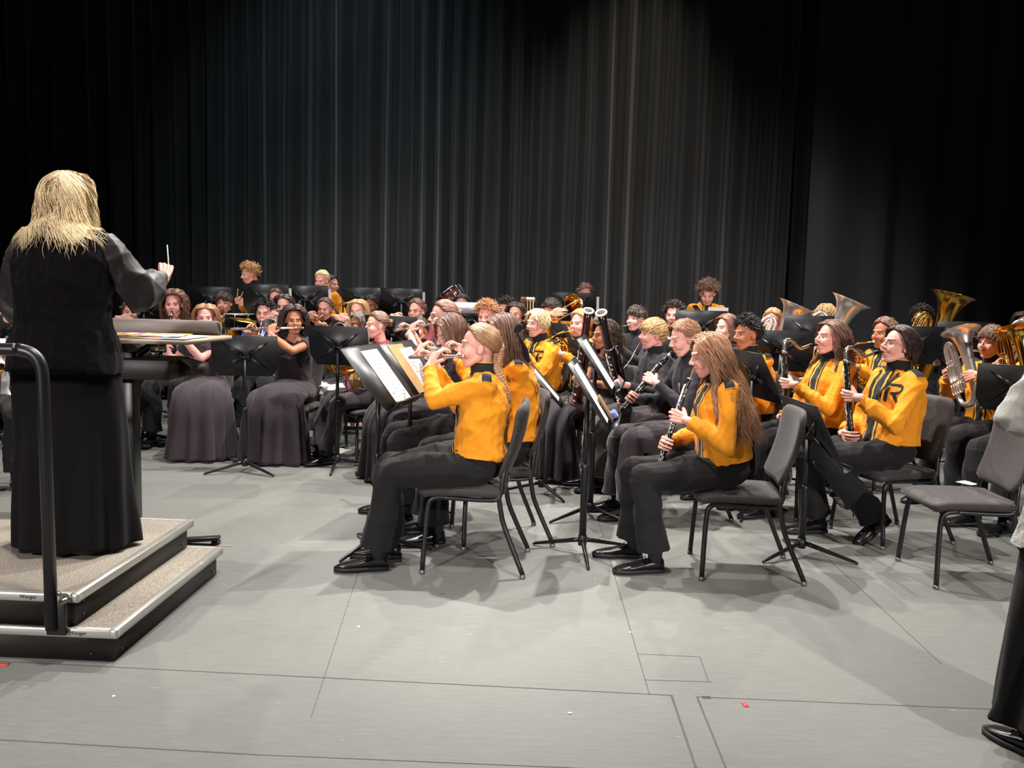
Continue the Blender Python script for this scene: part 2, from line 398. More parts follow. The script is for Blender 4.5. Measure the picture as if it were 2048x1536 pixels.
# ------------------------------------------------------------------ the stage: floor and curtains
def build_setting():
    g = G(); th = -0.026
    g.add([(-11, -1.5, 0), (11, -1.5, 0), (11, 15, 0), (-11, 15, 0), (-11, -1.5, -.05), (11, -1.5, -.05), (11, 15, -.05), (-11, 15, -.05)],
          [(0, 1, 2, 3), (7, 6, 5, 4), (0, 4, 5, 1), (1, 5, 6, 2), (2, 6, 7, 3), (3, 7, 4, 0)])
    fl = tag(obj('floor', g, mat('grey_stage_paint', (116, 117, 113), .6, kind='floor'), smooth=False), kind='structure')
    def seam(p, q, wd):
        p = np.array(p); q = np.array(q); d = nrm(q - p); n = np.array((-d[1], d[0], 0)) * wd / 2; z = np.array((0, 0, .0012))
        gg.add([p - n + z, q - n + z, q + n + z, p + n + z], [(0, 1, 2, 3)])
    gg = G(); gr = lambda u, v: ground(u, v)
    a, b = gr(1241, 1192), gr(1299, 1389); d = b - a
    seam(a - d * 2.5, b, .003)
    a, b = gr(1759, 1213), gr(1870, 1316); seam(a - (b - a) * 4, b + (b - a) * .1, .003)
    seam(gr(1343, 1391), gr(1392, 1536), .008); seam(gr(1394, 1394), gr(1452, 1536), .007)
    seam(gr(0, 1323), gr(1345, 1391), .004); seam(gr(1394, 1394), gr(1990, 1419), .004)
    seam(gr(0, 1480), gr(520, 1510), .005); seam(gr(520, 1510), gr(1290, 1542), .003)
    for p, q in (((1276, 1308), (1400, 1314)), ((1290, 1360), (1425, 1364)), ((1400, 1314), (1417, 1362))): seam(gr(*p), gr(*q), .003)
    a, b = gr(705, 1180), gr(640, 1380); seam(a + (a - b) * 1.2, b + (b - a) * .2, .002)
    a = gr(1405, 1395); seam(a, a + np.array((.03, 0, 0)), .02)
    o = obj('floor_seams', gg, mat('seam_dark', (70, 70, 68), .8), smooth=False, parent=fl)
    def curtain(name, x0, x1, y, col, seed, label, amp=.13, per=.30, top=9.5, rot=th):
        rs = random.Random(seed); xs = []; ys = []; x = x0; up = 1
        ctrl = []
        while x < x1:
            ctrl.append((x, up * amp * rs.uniform(.45, 1.0))); x += per * rs.uniform(.28, .75); up = -up
        ctrl.append((x1, 0)); P = []
        for i in range(len(ctrl) - 1):
            for t in (0, .12, .26, .42, .58, .74, .88):
                s_ = (1 - cos(pi * t)) / 2; P.append((ctrl[i][0] + (ctrl[i + 1][0] - ctrl[i][0]) * t, ctrl[i][1] + (ctrl[i + 1][1] - ctrl[i][1]) * s_))
        P = np.array(P); zs = np.linspace(0.03, top, 9); V = []
        for off in (0, .012):
            for z in zs:
                k = .62 + .38 * (1 - z / top) + .05 * sin(z * 1.3 + seed); sh = .02 * np.sin(P[:, 0] * 5 + z * .9)
                X = P[:, 0] + sh * (z / top) - 0; Y = P[:, 1] * k + off
                V.append(np.stack([X * cos(rot) - Y * sin(rot) , y + X * sin(rot) + Y * cos(rot), z * np.ones(len(P))], 1))
        n = len(P); nz = len(zs); Fc = []
        for i in range(nz - 1):
            for j in range(n - 1):
                Fc.append((i * n + j, i * n + j + 1, (i + 1) * n + j + 1, (i + 1) * n + j))
                b0 = nz * n; Fc.append((b0 + i * n + j, b0 + (i + 1) * n + j, b0 + (i + 1) * n + j + 1, b0 + i * n + j + 1))
        g = G().add(np.concatenate(V), Fc)
        tag(obj(name, g, mat('velour_' + col[0], col[1], .75, kind='curtain')), label, 'curtain')
    curtain('stage_curtain', -8.6, 5.4, 13.2, ('back', (24, 26, 27)), 4, 'tall black pleated velour curtain across the back of the stage, behind the percussionists')
    curtain('stage_curtain', 3.92, 10.2, 12.35, ('side', (22, 23, 28)), 9, 'darker black curtain panel hanging behind the tuba players at the right', amp=.05, per=.6)
    for (u, v, du, nm, c, lb, sz) in ((1490, 1410, 0, 'red_tape_mark', (230, 60, 60), 'small red tape mark stuck on the open grey floor', (.018, .035)),
                                      (445, 1092, 0, 'pink_tape_mark', (235, 120, 115), 'pinkish red tape strip on the floor behind the podium step', (.09, .012)),
                                      (4, 1330, 0, 'tape_mark', (230, 70, 60), 'red tape mark on the floor at the left edge before the podium', (.05, .03)),
                                      (884, 1188, 0, 'blue_fleck', (50, 130, 190), 'tiny blue scrap on the floor under the front flute player', (.02, .012)),
                                      (1140, 1427, 0, 'paper_scrap', (235, 235, 230), 'tiny white paper scrap on the open floor near the centre', (.016, .01))):
        p = ground(u, v); g = G().box((0, 0, .0012), (sz[0], sz[1], .001), rotm('Z', 8), 0)
        t = tag(obj(nm, g, mat(nm, c, .6), smooth=False), lb, 'floor scrap' if 'scrap' in nm or 'fleck' in nm else 'tape mark'); t.location = p + np.array((0, 0, .001))
build_setting()

# ------------------------------------------------------------------ furniture
def text_mesh(s, size, depth=.0006, shear=0.0):
    c = bpy.data.curves.new('t', 'FONT'); c.body = s; c.size = size; c.extrude = depth; c.align_x = 'CENTER'; c.shear = shear; c.resolution_u = 3
    o = bpy.data.objects.new('t', c); COL.objects.link(o)
    me = bpy.data.meshes.new_from_object(o.evaluated_get(bpy.context.evaluated_depsgraph_get())); bpy.data.objects.remove(o); me.materials.clear(); return me

def build_chair():
    r = empty('orchestra_chair'); fab = M_chairfab(); bk = M_black()
    # seat pad: waterfall front, softly domed
    R = []; sec = []
    for t in np.linspace(0, 1, 15):
        x = -.215 + .455 * t; hw = .225 if t > .12 else .225 - .03 * (1 - t / .12) ** 2
        if t > .93: hw -= .03 * ((t - .93) / .07) ** 2
        drop = .0 if t < .75 else -.018 * ((t - .75) / .25) ** 2; th = .030 if .06 < t < .96 else .017
        zt = .464 + drop + .004 * sin(pi * t); ring = []
        for a in np.arange(24) * 2 * pi / 24:
            cx, sx = cos(a), sin(a); q = 5.0
            rr = (abs(cx) ** q + abs(sx) ** q) ** (-1 / q)
            ring.append((x, hw * rr * cx, zt - th + th * rr * sx + (.008 * (1 - (rr * cx) ** 2) * (sx > 0) * -1)))
        R.append(np.array(ring))
    obj('seat', G().rings(R), fab, r)
    # back pad: curved shell
    R = []
    for t in np.linspace(0, 1, 15):
        z = .510 + .395 * t; e = min(t, 1 - t); hw = .212 - (.045 * (1 - e / .12) ** 2 if e < .12 else 0) + .012 * t
        th = .021 if e > .04 else .012; xc = -.205 - .105 * t - .02 * sin(pi * t); ring = []
        for a in np.arange(24) * 2 * pi / 24:
            cx, sx = cos(a), sin(a); q = 4.0; rr = (abs(cx) ** q + abs(sx) ** q) ** (-1 / q); y = hw * rr * cx
            ring.append((xc + th * rr * sx + .028 * (y / .21) ** 2, y, z))
        R.append(np.array(ring))
    obj('backrest', G().rings(R), fab, r)
    fr = G()
    for s in (-1, 1):
        fr.tube(spline([(.14, .20 * s, .405), (-.12, .205 * s, .40), (-.19, .205 * s, .42), (-.205, .195 * s, .52), (-.235, .17 * s, .64)], 16), .0125, 10)
    fr.tube([(-.12, -.205, .398), (-.12, .205, .398)], .011, 8); fr.tube([(.12, -.20, .405), (.12, .20, .405)], .011, 8)
    obj('seat_frame', fr, bk, r)
    gl = mat('chair_glide', (120, 118, 116), .3, .6)
    for s in (-1, 1):
        for P, e in ((spline([(.10, .20 * s, .405), (.165, .203 * s, .395), (.19, .208 * s, .33), (.205, .245 * s, .02)], 14), (.205, .245 * s)),
                     (spline([(-.185, .205 * s, .43), (-.20, .207 * s, .34), (-.225, .21 * s, .25), (-.325, .245 * s, .02)], 14), (-.325, .245 * s))):
            lg = obj('leg', G().tube(P, .0135, 10), bk, r)
            obj('glide', G().tube([(e[0], e[1], .0), (e[0], e[1], .008), (e[0], e[1], .022)], [.015, .0165, .0145], 10), gl, lg)
    return r
def chair(x, y, az, label, group='black padded orchestra chairs'):
    A = np.eye(4); A[:3, :3] = rotm('Z', az); A[:3, 3] = (x, y, 0)
    return tag(proto('chair', build_chair, M4(A)), label, 'chair', group)

def stand(u, v, D, az, tilt, label, hide_pole_split=.55, la=30, sheet=None, pos=None, kind='X', h=None, tray=True, ds=1.0):
    """music stand; desk centre is seen at (u,v) D metres up-stage; az = the way the desk's reading side looks; tilt back from vertical"""
    c = at(u, v, D) if pos is None else np.array(pos, float); hz = c[2] if h is None else h
    n = rotm('Z', az) @ np.array((cos(radians(tilt)), 0, sin(radians(tilt))))      # desk normal toward the reader
    t = empty('music_stand', (0, 0, 0)); bk = M_desk()
    A = frame(n, (0, 0, 1), (c[0], c[1], hz))                                  # local: x normal, z up the desk, y sideways
    # desk plate, built in local x,y,z
    w1, w0, hh, th = .255 * min(ds, 1.12), .235 * min(ds, 1.12), .165 * ds, .0022
    ol = [(w1, hh), (-w1, hh), (-w1, -hh * .45), (-w0 - .0, -hh + .045), (-w0 + .03, -hh), (w0 - .03, -hh), (w0, -hh + .045), (w1, -hh * .45)]
    g = G().rings([np.array([(-th, y, z) for y, z in ol]), np.array([(th, y, z) for y, z in ol])])
    g.tube([(0, w1, hh), (0, -w1, hh)], .0035, 6)
    def L(p): return (np.array((*p, 1.0)) @ A.T)[:3]
    root_pole = L((-.035, 0, -.02)); px, py = root_pole[0], root_pole[1]
    t.location = (px, py, 0); loc = np.array((px, py, 0)); B = A.copy(); B[:3, 3] -= loc
    dk = obj('desk', g.M(), bk, t, smooth=False); dk.matrix_local = M4(B)
    if kind == 'X':
        g = G()
        for sy, sz in ((1, 1), (1, -1), (-1, 1), (-1, -1)):
            a0 = np.array((-.022, .035 * sy, .012 * sz)); a1 = np.array((-.004, .19 * sy, .125 * sz)); pp = np.array((0, .012 * sz, -.02 * sy * 1.0))
            g.add([a0 + pp * 1.2, a0 - pp * 1.2, a1, a0 + pp * 1.2 + (.02, 0, 0), a0 - pp * 1.2 + (.02, 0, 0)], [(0, 1, 2), (0, 2, 3), (1, 4, 2), (0, 3, 4, 1), (2, 4, 3)])
        obj('rib', g, bk, dk, smooth=False)
    if tray: obj('shelf', G().box((.032, 0, -hh - .001), (.066, .44, .003)).box((.064, 0, -hh + .006), (.003, .44, .016)), bk, dk, smooth=False)
    g = G().box((-.02, .03, 0), (.03, .012, .05)).box((-.02, -.03, 0), (.03, .012, .05)).tube([(-.026, -.045, 0), (-.026, .045, 0)], .011, 10)
    o = obj('hinge', g, M_black(), dk)
    zs = max(.42, hz * .56)
    obj('pole', G().tube([(0, 0, zs - .05), (0, 0, root_pole[2] - .0)], .0135, 10), M_black(), t)
    obj('sleeve', G().tube([(0, 0, .05), (0, 0, zs - .02), (0, 0, zs), (0, 0, zs + .004)], [.0205, .0205, .021, .014], 12), M_black(), t)
    g = G().tube([(0, 0, .052), (0, 0, .11)], .025, 12); obj('collar', g, M_black(), t)
    for k in range(3):
        R_ = rotm('Z', la + 120 * k); q = [R_ @ np.array(p) for p in ((.0, 0, .085), (.06, 0, .072), (.30, 0, .014), (.315, 0, .008))]
        obj('leg', G().tube(q, [.015, .014, .009, .007], 6, flat=1.0), mat('stand_leg', (46, 46, 48), .25, .7), t)
    tag(t, label, 'music stand', 'black music stands')
    if sheet:
        for (sy, sz, rw, rh, nm, mt, lb, ang) in sheet:
            g = G(); n2 = 6; V = []
            for i in range(n2 + 1):
                for j in (0, 1):
                    q = -rw / 2 + rw * i / n2; V.append((q, -rh / 2 + rh * j, .0015 * (i % 2) + (.004 * (1 - j)) * 0))
            g.add(V, [(2 * i, 2 * i + 2, 2 * i + 3, 2 * i + 1) for i in range(n2)])
            g.add([np.array(p) + (0, 0, -.0012) for p in V], [(2 * i + 1, 2 * i + 3, 2 * i + 2, 2 * i) for i in range(n2)])
            # paper frame: x along desk (reader's right = -y), y up desk, z toward the reader
            Pm = np.eye(4); Pm[:3, 0] = A[:3, :3] @ (0, 1, 0); Pm[:3, 1] = A[:3, 2]; Pm[:3, 2] = A[:3, 0]
            if ang: Pm[:3, :3] = Pm[:3, :3] @ rotm('Z', ang)
            Pm[:3, 3] = L((.0055 + .001 * sheet.index((sy, sz, rw, rh, nm, mt, lb, ang)), sy, sz))
            o = tag(obj(nm, g, mt, smooth=False), lb, 'sheet music' if 'music' in nm or 'sheet' in nm else nm.split('_')[-1]); o.matrix_world = M4(Pm)
    return t, A, loc

def build_podium():
    al = mat('podium_aluminium', (178, 176, 170), .32, .55); gr = mat('podium_grit', (158, 150, 138), .9, kind='grit'); dk = mat('podium_wood', (34, 31, 28), .6, kind='wood')
    t = empty('conductor_podium'); y0, y1 = 3.42, 4.52; xr = -1.694; x0 = -3.1
    t.location = (xr, y0, 0); t.rotation_euler = (0, 0, -.039); o = np.array((xr, y0, 0))
    def P(name, g, m_, par=t, s=False):
        g.v = [v - o for v in g.v]; return obj(name, g, m_, par, smooth=s)
    # lower step tier reaches .145 further to the right
    for nm, x1, z0, z1 in (('step_tier', xr + .152, 0, .138), ('platform_tier', xr, .138, .277)):
        c = P(nm, G().box(((x0 + x1) / 2, (y0 + y1) / 2, (z0 + z1 - .03) / 2), (x1 - x0, y1 - y0, z1 - z0 - .03 + .0)), dk)
        P('tread', G().box(((x0 + x1) / 2, (y0 + y1) / 2, z1 - .014), (x1 - x0 + .02, y1 - y0 + .02, .026)), gr, c)
        g = G(); ov = .028
        g.box(((x0 + x1) / 2, y0 - ov / 2 + .004, z1 - .0165), (x1 - x0 + 2 * ov, .034, .036), bev=.006)
        g.box((x1 + ov / 2 - .0036, (y0 + y1) / 2, z1 - .0159), (.034, y1 - y0 + 2 * ov, .036), bev=.006)
        g.box(((x0 + x1) / 2, y1 + ov / 2 - .004, z1 - .0165), (x1 - x0 + 2 * ov, .034, .036), bev=.006)
        P('edge_trim', g, al, c)
        g = G()
        for yy in (y0 + .06, y1 - .06):
            for zz in (z0 + .03, z1 - .05): g.tube([(x1 - .001, yy, zz), (x1 + .004, yy, zz)], .007, 8)
        g.tube([(x1 - .09, y0 + .001, z0 + .03), (x1 - .09, y0 - .004, z0 + .03)], .007, 8)
        P('bolt', g, mat('bolt', (90, 70, 66), .4, .8), c)
        me = text_mesh('Wenger', .021, .0004, .2); ob = obj('lettering', me, mat('letter_black', (25, 25, 25), .5), c)
        xx = ground(64, 1196, z1 - .03)[0] if x1 == xr else ground(138, 1275, z1 - .03)[0] + .03
        ob.matrix_local = Matrix.Translation(Vector((xx, y0 - .0285, z1 - .022)) - Vector(o)) @ Matrix.Rotation(radians(90), 4, 'X')
    c = P('label_sticker', G().box((xr + .152 + .0245, y1 - .26, .124), (.002, .03, .034)), M_white())
    P('side_plate', G().box((xr - .07, y0 - .004, .205), (.11, .006, .13)), mat('plate_black', (24, 24, 26), .5))
    tag(t, 'two-tier conductor podium with gritty treads and metal edges', 'podium')
    # guard rail clamped to the podium front
    rl = empty('guard_rail', (0, 0, 0)); bk = M_black(); bx = at(106, 1200, y0 - .045)[0]; top = at(90, 735, y0 - .045)
    ft = at(104, 1262, y0 - .05); xt = at(86, 760, y0 - .05)[0]
    rl.location = (bx, y0 - .05, .14); off = np.array((bx, y0 - .05, .14))
    zt = at(60, 700, y0 - .05)[2]
    pts = [(ft[0], y0 - .05, .145), (xt + .002, y0 - .05, zt - .16)]
    cur = [(xt, y0 - .05, zt - .16), (xt - .004, y0 - .05, zt - .07), (xt - .03, y0 - .05, zt - .02), (xt - .09, y0 - .05, zt), (xt - .2, y0 - .05, zt), (xt - 1.1, y0 - .05, zt)]
    g = G().tube(np.array(pts[:1] + list(spline(cur, 24))), .024, 14); g.v = [v - off for v in g.v]; obj('rail_tube', g, bk, rl)
    g = G().box((bx + .01, y0 - .036, .20), (.075, .03, .16), bev=.004); g.v = [v - off for v in g.v]; obj('bracket', g, bk, rl, smooth=False)
    g = G().tube([(bx + .045, y0 - .07, .26), (bx + .045, y0 - .02, .26)], .012, 10).tube([(bx + .045, y0 - .072, .26), (bx + .045, y0 - .072, .30), (bx + .035, y0 - .072, .305)], .003, 6)
    g.v = [v - off for v in g.v]; obj('clamp_knob', g, mat('knob_metal', (150, 145, 130), .3, .9), rl)
    tag(rl, 'bent black tube guard rail standing on the podium in front of the conductor\'s skirt', 'rail')
build_podium()

def build_conductor_desk():
    D = 5.0
    t = empty('conductor_desk'); wd = mat('desk_laminate', (176, 158, 136), .45, kind='wood'); bk = M_black()
    # table top corners on the photo: near right (368,676), far right (456,668)
    z = 1.28
    a = ground(372, 676, z); b = ground(462, 666, z); 
    yn, yf = 4.85, 5.36
    c0 = at(374, 682, yn); c1 = at(464, 671, yf)
    base = np.array((c0[0] - .42, (yn + yf) / 2, 0)); t.location = base
    V = [c0, c1, c1 + (-1.02, .0, 0), c0 + (-.98, 0, 0)]
    zz = (c0[2] + c1[2]) / 2
    for i, p in enumerate(V): p[2] = c0[2] if i in (0, 3) else c1[2]
    V = [p - base for p in V]
    g = G().rings([np.array(V) - (0, 0, .022), np.array(V)]); obj('table_top', g, wd, t, smooth=False)
    p, q = V[1] + (-.06, -.02, 0), V[2] + (.05, -.02, 0)
    g = G().rings([np.array([p, p + (0, .016, 0), p + (-.0, .016, .07), p + (-.03, .016, .085), p + (-.03, 0, .085), p + (0, 0, .07)]),
                   np.array([q, q + (0, .016, 0), q + (0, .016, .07), q + (.03, .016, .085), q + (.03, 0, .085), q + (0, 0, .07)])])
    obj('back_lip', g, mat('lip_laminate', (150, 144, 142), .5, kind='wood'), t, smooth=False)
    zt = c0[2] - .03
    # box drawer shelf under the top
    s = at(330, 735, (yn + yf) / 2)
    g = G().box((s[0] - base[0] - .12, 0, s[2]), (.42, .34, .11), bev=.006)
    obj('storage_shelf', g, mat('shelf_black', (20, 18, 20), .5), t, smooth=False)
    pr = at(395, 742, (yn + yf) / 2 + .1)
    g = G().rings([np.array([(s[0] - base[0] + .09, -.02, s[2] - .05), (s[0] - base[0] + .09, -.02, s[2] + .05), (s[0] - base[0] + .09, .16, s[2] + .05), (s[0] - base[0] + .09, .16, s[2] - .05)]),
                   np.array([(pr[0] - base[0] + .06, .02, s[2] - .03), (pr[0] - base[0] + .06, .02, s[2] + .02), (pr[0] - base[0] + .06, .12, s[2] + .02), (pr[0] - base[0] + .06, .12, s[2] - .03)])])
    obj('shelf_wing', g, mat('shelf_brown', (48, 38, 38), .55), t, smooth=False)
    xc = at(263, 850, (yn + yf) / 2)[0] - base[0]
    g = G().box((xc, 0, (zt - .05) / 2 + .03), (.07, .10, zt - .12), bev=.008); g.tube(spline([(xc, 0, zt - .25), (xc + .02, 0, zt - .1), (xc + .12, 0, zt - .02), (xc + .2, 0, zt)], 10), .022, 8)
    obj('column', g, bk, t)
    obj('tilt_knob', G().tube([(xc + .16, -.1, zt - .03), (xc + .24, -.1, zt - .03)], .02, 12).tube([(xc + .2, -.1, zt - .08), (xc + .2, -.1, zt - .0)], .008, 8), M_chrome(), t)
    obj('base', G().box((xc, 0, .02), (.5, .10, .04), bev=.008).box((xc - .22, 0, .02), (.08, .6, .04), bev=.008), bk, t, smooth=False)
    # long foot visible past the podium corner
    q = ground(420, 1074)
    tag(t, 'tall conductor music desk with pale laminate top and black column', 'desk')
    # score booklet on top
    sc = at(320, 668, (yn + yf) / 2); zs = lambda yy: c0[2] + (c1[2] - c0[2]) * (yy - yn) / (yf - yn)
    for i, (du, nm, mt, lb, dx, sy) in enumerate(((0, 'score_booklet', mat('paper_white', (225, 225, 222), .6), 'white score pages lying under the colourful booklet on the conductor desk', -.02, .30),
                                  (1, 'score_booklet', mat('cover_colour', (255, 255, 255), .4, kind='cover'), 'open booklet with yellow and red cover picture on the conductor desk', -.05, .26))):
        g = G().box((0, 0, .004), (.52 - .1 * i, sy, .005)); o = tag(obj(nm, g, mt, smooth=False), lb, 'booklet')
        y_ = (yn + yf) / 2 - .05; sl = math.atan2(c1[2] - c0[2], yf - yn)
        o.matrix_world = Matrix.Translation((sc[0] + dx, y_, zs(y_) + .002 + .007 * i)) @ Matrix.Rotation(sl, 4, 'X') @ Matrix.Rotation(radians(-6 + 9 * i), 4, 'Z')
build_conductor_desk()
# flat black bar foot of the desk sticking out behind the podium
_p = ground(404, 1078, .03); _o = tag(obj('stand_foot', G().box((0, 0, .0), (.20, .06, .02), rotm('Y', -5), .004).box((.08, 0, -.02), (.04, .05, .022)), M_black(), smooth=False), 'black metal foot bar on the floor behind the podium corner', 'foot bar'); _o.location = _p
# ------------------------------------------------------------------ heads, hands, hair
def build_head(vox, male=0.0):
    g = G(); g.ball((-.014, 0, .032), (.092, .073, .086), 24, 16); g.ball((.022, 0, -.018), (.064, .060, .084), 20, 14)
    g.ball((.030, 0, -.062), (.052, .046, .044), 16, 12); g.caps([(.052, -.012, -.096), (.052, .012, -.096)], .0175)
    g.caps([(-.010, .048, -.05), (.045, .024, -.092)], [.022, .018]); g.caps([(-.010, -.048, -.05), (.045, -.024, -.092)], [.022, .018])
    g.caps([(-.028, 0, -.04), (-.036, 0, -.10), (-.046, 0, -.165)], [.054, .050, .054], 16)
    g.caps([(.082, 0, .012), (.093, 0, -.006), (.103, 0, -.022)], [.0075, .008, .0105], 10)
    for s in (-1, 1):
        g.ball((.092, .0115 * s, -.027), (.0105, .0075, .0075), 10, 8)
        g.caps([(.070, .038 * s, .026), (.079, .012 * s, .024)], [.009, .010], 10)
        g.ball((.052, .036 * s, -.028), (.032, .026, .034), 12, 8)
        g.ball((-.010, .0765 * s, -.004), (.018, .008, .030), 12, 10, rotm('Z', -22 * s)); g.ball((-.006, .0775 * s, -.020), (.010, .007, .012), 8, 8)
    g.caps([(.080, -.016, -.0535), (.0865, 0, -.0520), (.080, .016, -.0535)], [.005, .0065, .005], 8)
    g.caps([(.079, -.014, -.0625), (.0845, 0, -.0635), (.079, .014, -.0625)], [.005, .007, .005], 8)
    M_ = blob(g, vox, {.003: 5, .0042: 3}.get(vox, 2))
    v = M_.v
    for s in (-1, 1):
        d2 = ((v - (.078, .031 * s, .003)) / (.03, .0165, .0120)) ** 2; wgt = np.exp(-d2.sum(1) * 1.1)
        v[:, 0] -= .0070 * wgt
    # mouth line
    wgt = np.exp(-((v[:, 2] + .0580) / .0022) ** 2) * (np.abs(v[:, 1]) < .022) * (v[:, 0] > .07); v[:, 0] -= .003 * wgt
    ft = np.zeros((len(v), 4)); ay = np.abs(v[:, 1])
    lipz = -.0580; halfh = .0100 * np.clip(1 - (ay / .026) ** 2, 0, 1)
    ft[:, 0] = np.clip((halfh - np.abs(v[:, 2] - lipz)) / .003, 0, 1) * (v[:, 0] > .07)
    bz = .0235 + .005 * np.sin(np.clip((ay - .012) / .04, 0, 1) * pi)
    ft[:, 1] = np.clip((.0042 - np.abs(v[:, 2] - bz)) / .003, 0, 1) * ((ay > .012) & (ay < .050)) * (v[:, 0] > .045) * .85
    e = G(); eyes = []
    for s in (-1, 1):
        q = G().ball((0, 0, 0), .0125, 16, 12).M(); q.v += (.0655, .031 * s, .002); c = q.v - (.0655, .031 * s, .002)
        f4 = np.zeros((len(q.v), 4)); f4[:, 2] = 1; ang = np.arccos(np.clip(c[:, 0] / .0125, -1, 1)); f4[:, 3] = (ang < .62) * 1.0; f4[:, 2] = 1
        # lids: the ball's top and bottom stay skin coloured with a dark lash line
        lid = np.abs(c[:, 2]) > .0070; f4[lid] = (0, 0, 0, 0); la = (c[:, 2] > .0050) & (c[:, 2] < .0082); f4[la] = (0, .9, 0, 0)
        q.a['feat'] = f4; eyes.append(q)
    M_.a['feat'] = ft
    return MM.cat([M_] + eyes)
HEADS = {}
def head_mesh(lod):
    vx = {0: .0030, 1: .0042, 2: .0060}[lod]
    if lod not in HEADS: HEADS[lod] = build_head(vx)
    return HEADS[lod]

def build_hand(pose, vox):
    """right hand: wrist at 0, fingers +x, thumb +y, palm faces -z"""
    cu = {'play': [(30, 38, 22), (26, 42, 24), (30, 42, 24), (36, 40, 24)], 'grip': [(58, 62, 30), (62, 66, 32), (66, 66, 32), (70, 62, 30)],
          'fist': [(62, 78, 45), (72, 84, 50), (78, 86, 50), (82, 86, 50)], 'relax': [(18, 22, 12), (20, 26, 14), (24, 28, 16), (28, 28, 16)]}[pose]
    g = G(); g.caps([(-.03, 0, 0), (.004, 0, 0)], [.0245, .023], 12); g.v[-1][:, 2] *= 1
    L = ((.030, .041, .024, .020, .0082), (.011, .046, .028, .021, .0085), (-.009, .043, .026, .020, .0080), (-.027, .034, .020, .018, .0070))
    K = []
    for (y, a, b, c, r), (c1, c2, c3) in zip(L, cu):
        kx = .088 - abs(y - .011) * .22; k = np.array((kx, y, .003)); K.append(k)
        g.caps([(.008, y * .55, 0), (kx * .55, y * .85, .002), k], [.0135, .0125, .0115], 10)
        th = 0; p = k; P = [p]; R_ = [r + .0012]
        for ln, cc in ((a, c1), (b, c2), (c, c3)):
            th += radians(cc); p = p + ln * np.array((cos(th), .03 * np.sign(y) * cos(th), -sin(th))); P.append(p); R_.append(r * (.95 if ln == a else .88 if ln == b else .78))
        g.caps(P, R_, 10)
    if pose == 'fist': T = [(.018, .022, -.008), (.045, .040, -.028), (.070, .030, -.040), (.082, .008, -.042)]
    elif pose == 'grip': T = [(.018, .022, -.008), (.044, .046, -.026), (.066, .048, -.046), (.082, .036, -.058)]
    else: T = [(.016, .022, -.006), (.040, .046, -.018), (.062, .056, -.034), (.084, .052, -.046)]
    g.caps(T, [.0145, .0125, .0100, .0085], 10)
    return blob(g, vox, 1)
HANDS = {}
def hand_mesh(pose, lod):
    k = (pose, lod)
    if k not in HANDS: HANDS[k] = build_hand(pose, {0: .0026, 1: .0036, 2: .0048}[lod])
    return HANDS[k]

HC = np.array((-.014, 0, .032)); HR = np.array((.092, .074, .087))
def theta_max(phi, low=118, front=48):
    a = abs((phi + pi) % (2 * pi) - pi); d = math.degrees(a)
    return radians(np.interp(d, [0, 35, 55, 72, 92, 108, 125, 180], [front, front + 2, front + 14, 82, 84, 96, low - 6, low]))
def scalp(th, ph, off):
    return HC + np.array((sin(th) * cos(ph), sin(th) * sin(ph), cos(th))) * (HR + off)
def hair_cap(off=.010, low=118, front=48):
    R = []; n = 28
    for i in range(13):
        R.append(np.array([scalp(max(.02, theta_max(2 * pi * j / n, low, front) * i / 12), 2 * pi * j / n, off * (1 if i < 11 else .75 if i == 11 else .1)) for j in range(n)]))
    R.append(np.array([scalp(theta_max(2 * pi * j / n, low, front) * .99, 2 * pi * j / n, -.012) for j in range(n)]))
    g = G().rings(R, cap=True); return g.M()
def strand_mesh(P, r, flat=.45):
    """P (n,k,3) strand points -> tapered triangular ribbons"""
    n, k, _ = P.shape; T = np.gradient(P, axis=1); T /= np.maximum(np.linalg.norm(T, axis=2, keepdims=True), 1e-9)
    c = P.mean(axis=(0, 1)) * (1, 1, 0) + (0, 0, 1) * P[:, :, 2:3]; U = P - c; U -= T * (U * T).sum(2, keepdims=True); U /= np.maximum(np.linalg.norm(U, axis=2, keepdims=True), 1e-9)
    W = np.cross(T, U); t = np.linspace(0, 1, k); rr = (r[:, None] * (1 - .78 * t ** 3) * (.65 + .35 * np.minimum(1, t * 5)))[:, :, None]
    V = np.stack([P + U * rr * flat, P + W * rr, P - W * rr], 2)
    idx = np.arange(n * k * 3).reshape(n, k, 3); F_ = []
    for a, b in ((0, 1), (1, 2), (2, 0)):
        F_.append(np.stack([idx[:, :-1, a], idx[:, :-1, b], idx[:, 1:, b], idx[:, 1:, a]], -1).reshape(-1, 4))
    F_ = np.concatenate(F_); ends = idx[:, -1, :].reshape(-1, 3); st = idx[:, 0, ::-1].reshape(-1, 3)
    lv = np.concatenate([F_.ravel(), ends.ravel(), st.ravel()]); lt = np.concatenate([np.full(len(F_), 4), np.full(len(ends) + len(st), 3)])
    return MM(V.reshape(-1, 3), lv, lt.astype(np.int32))

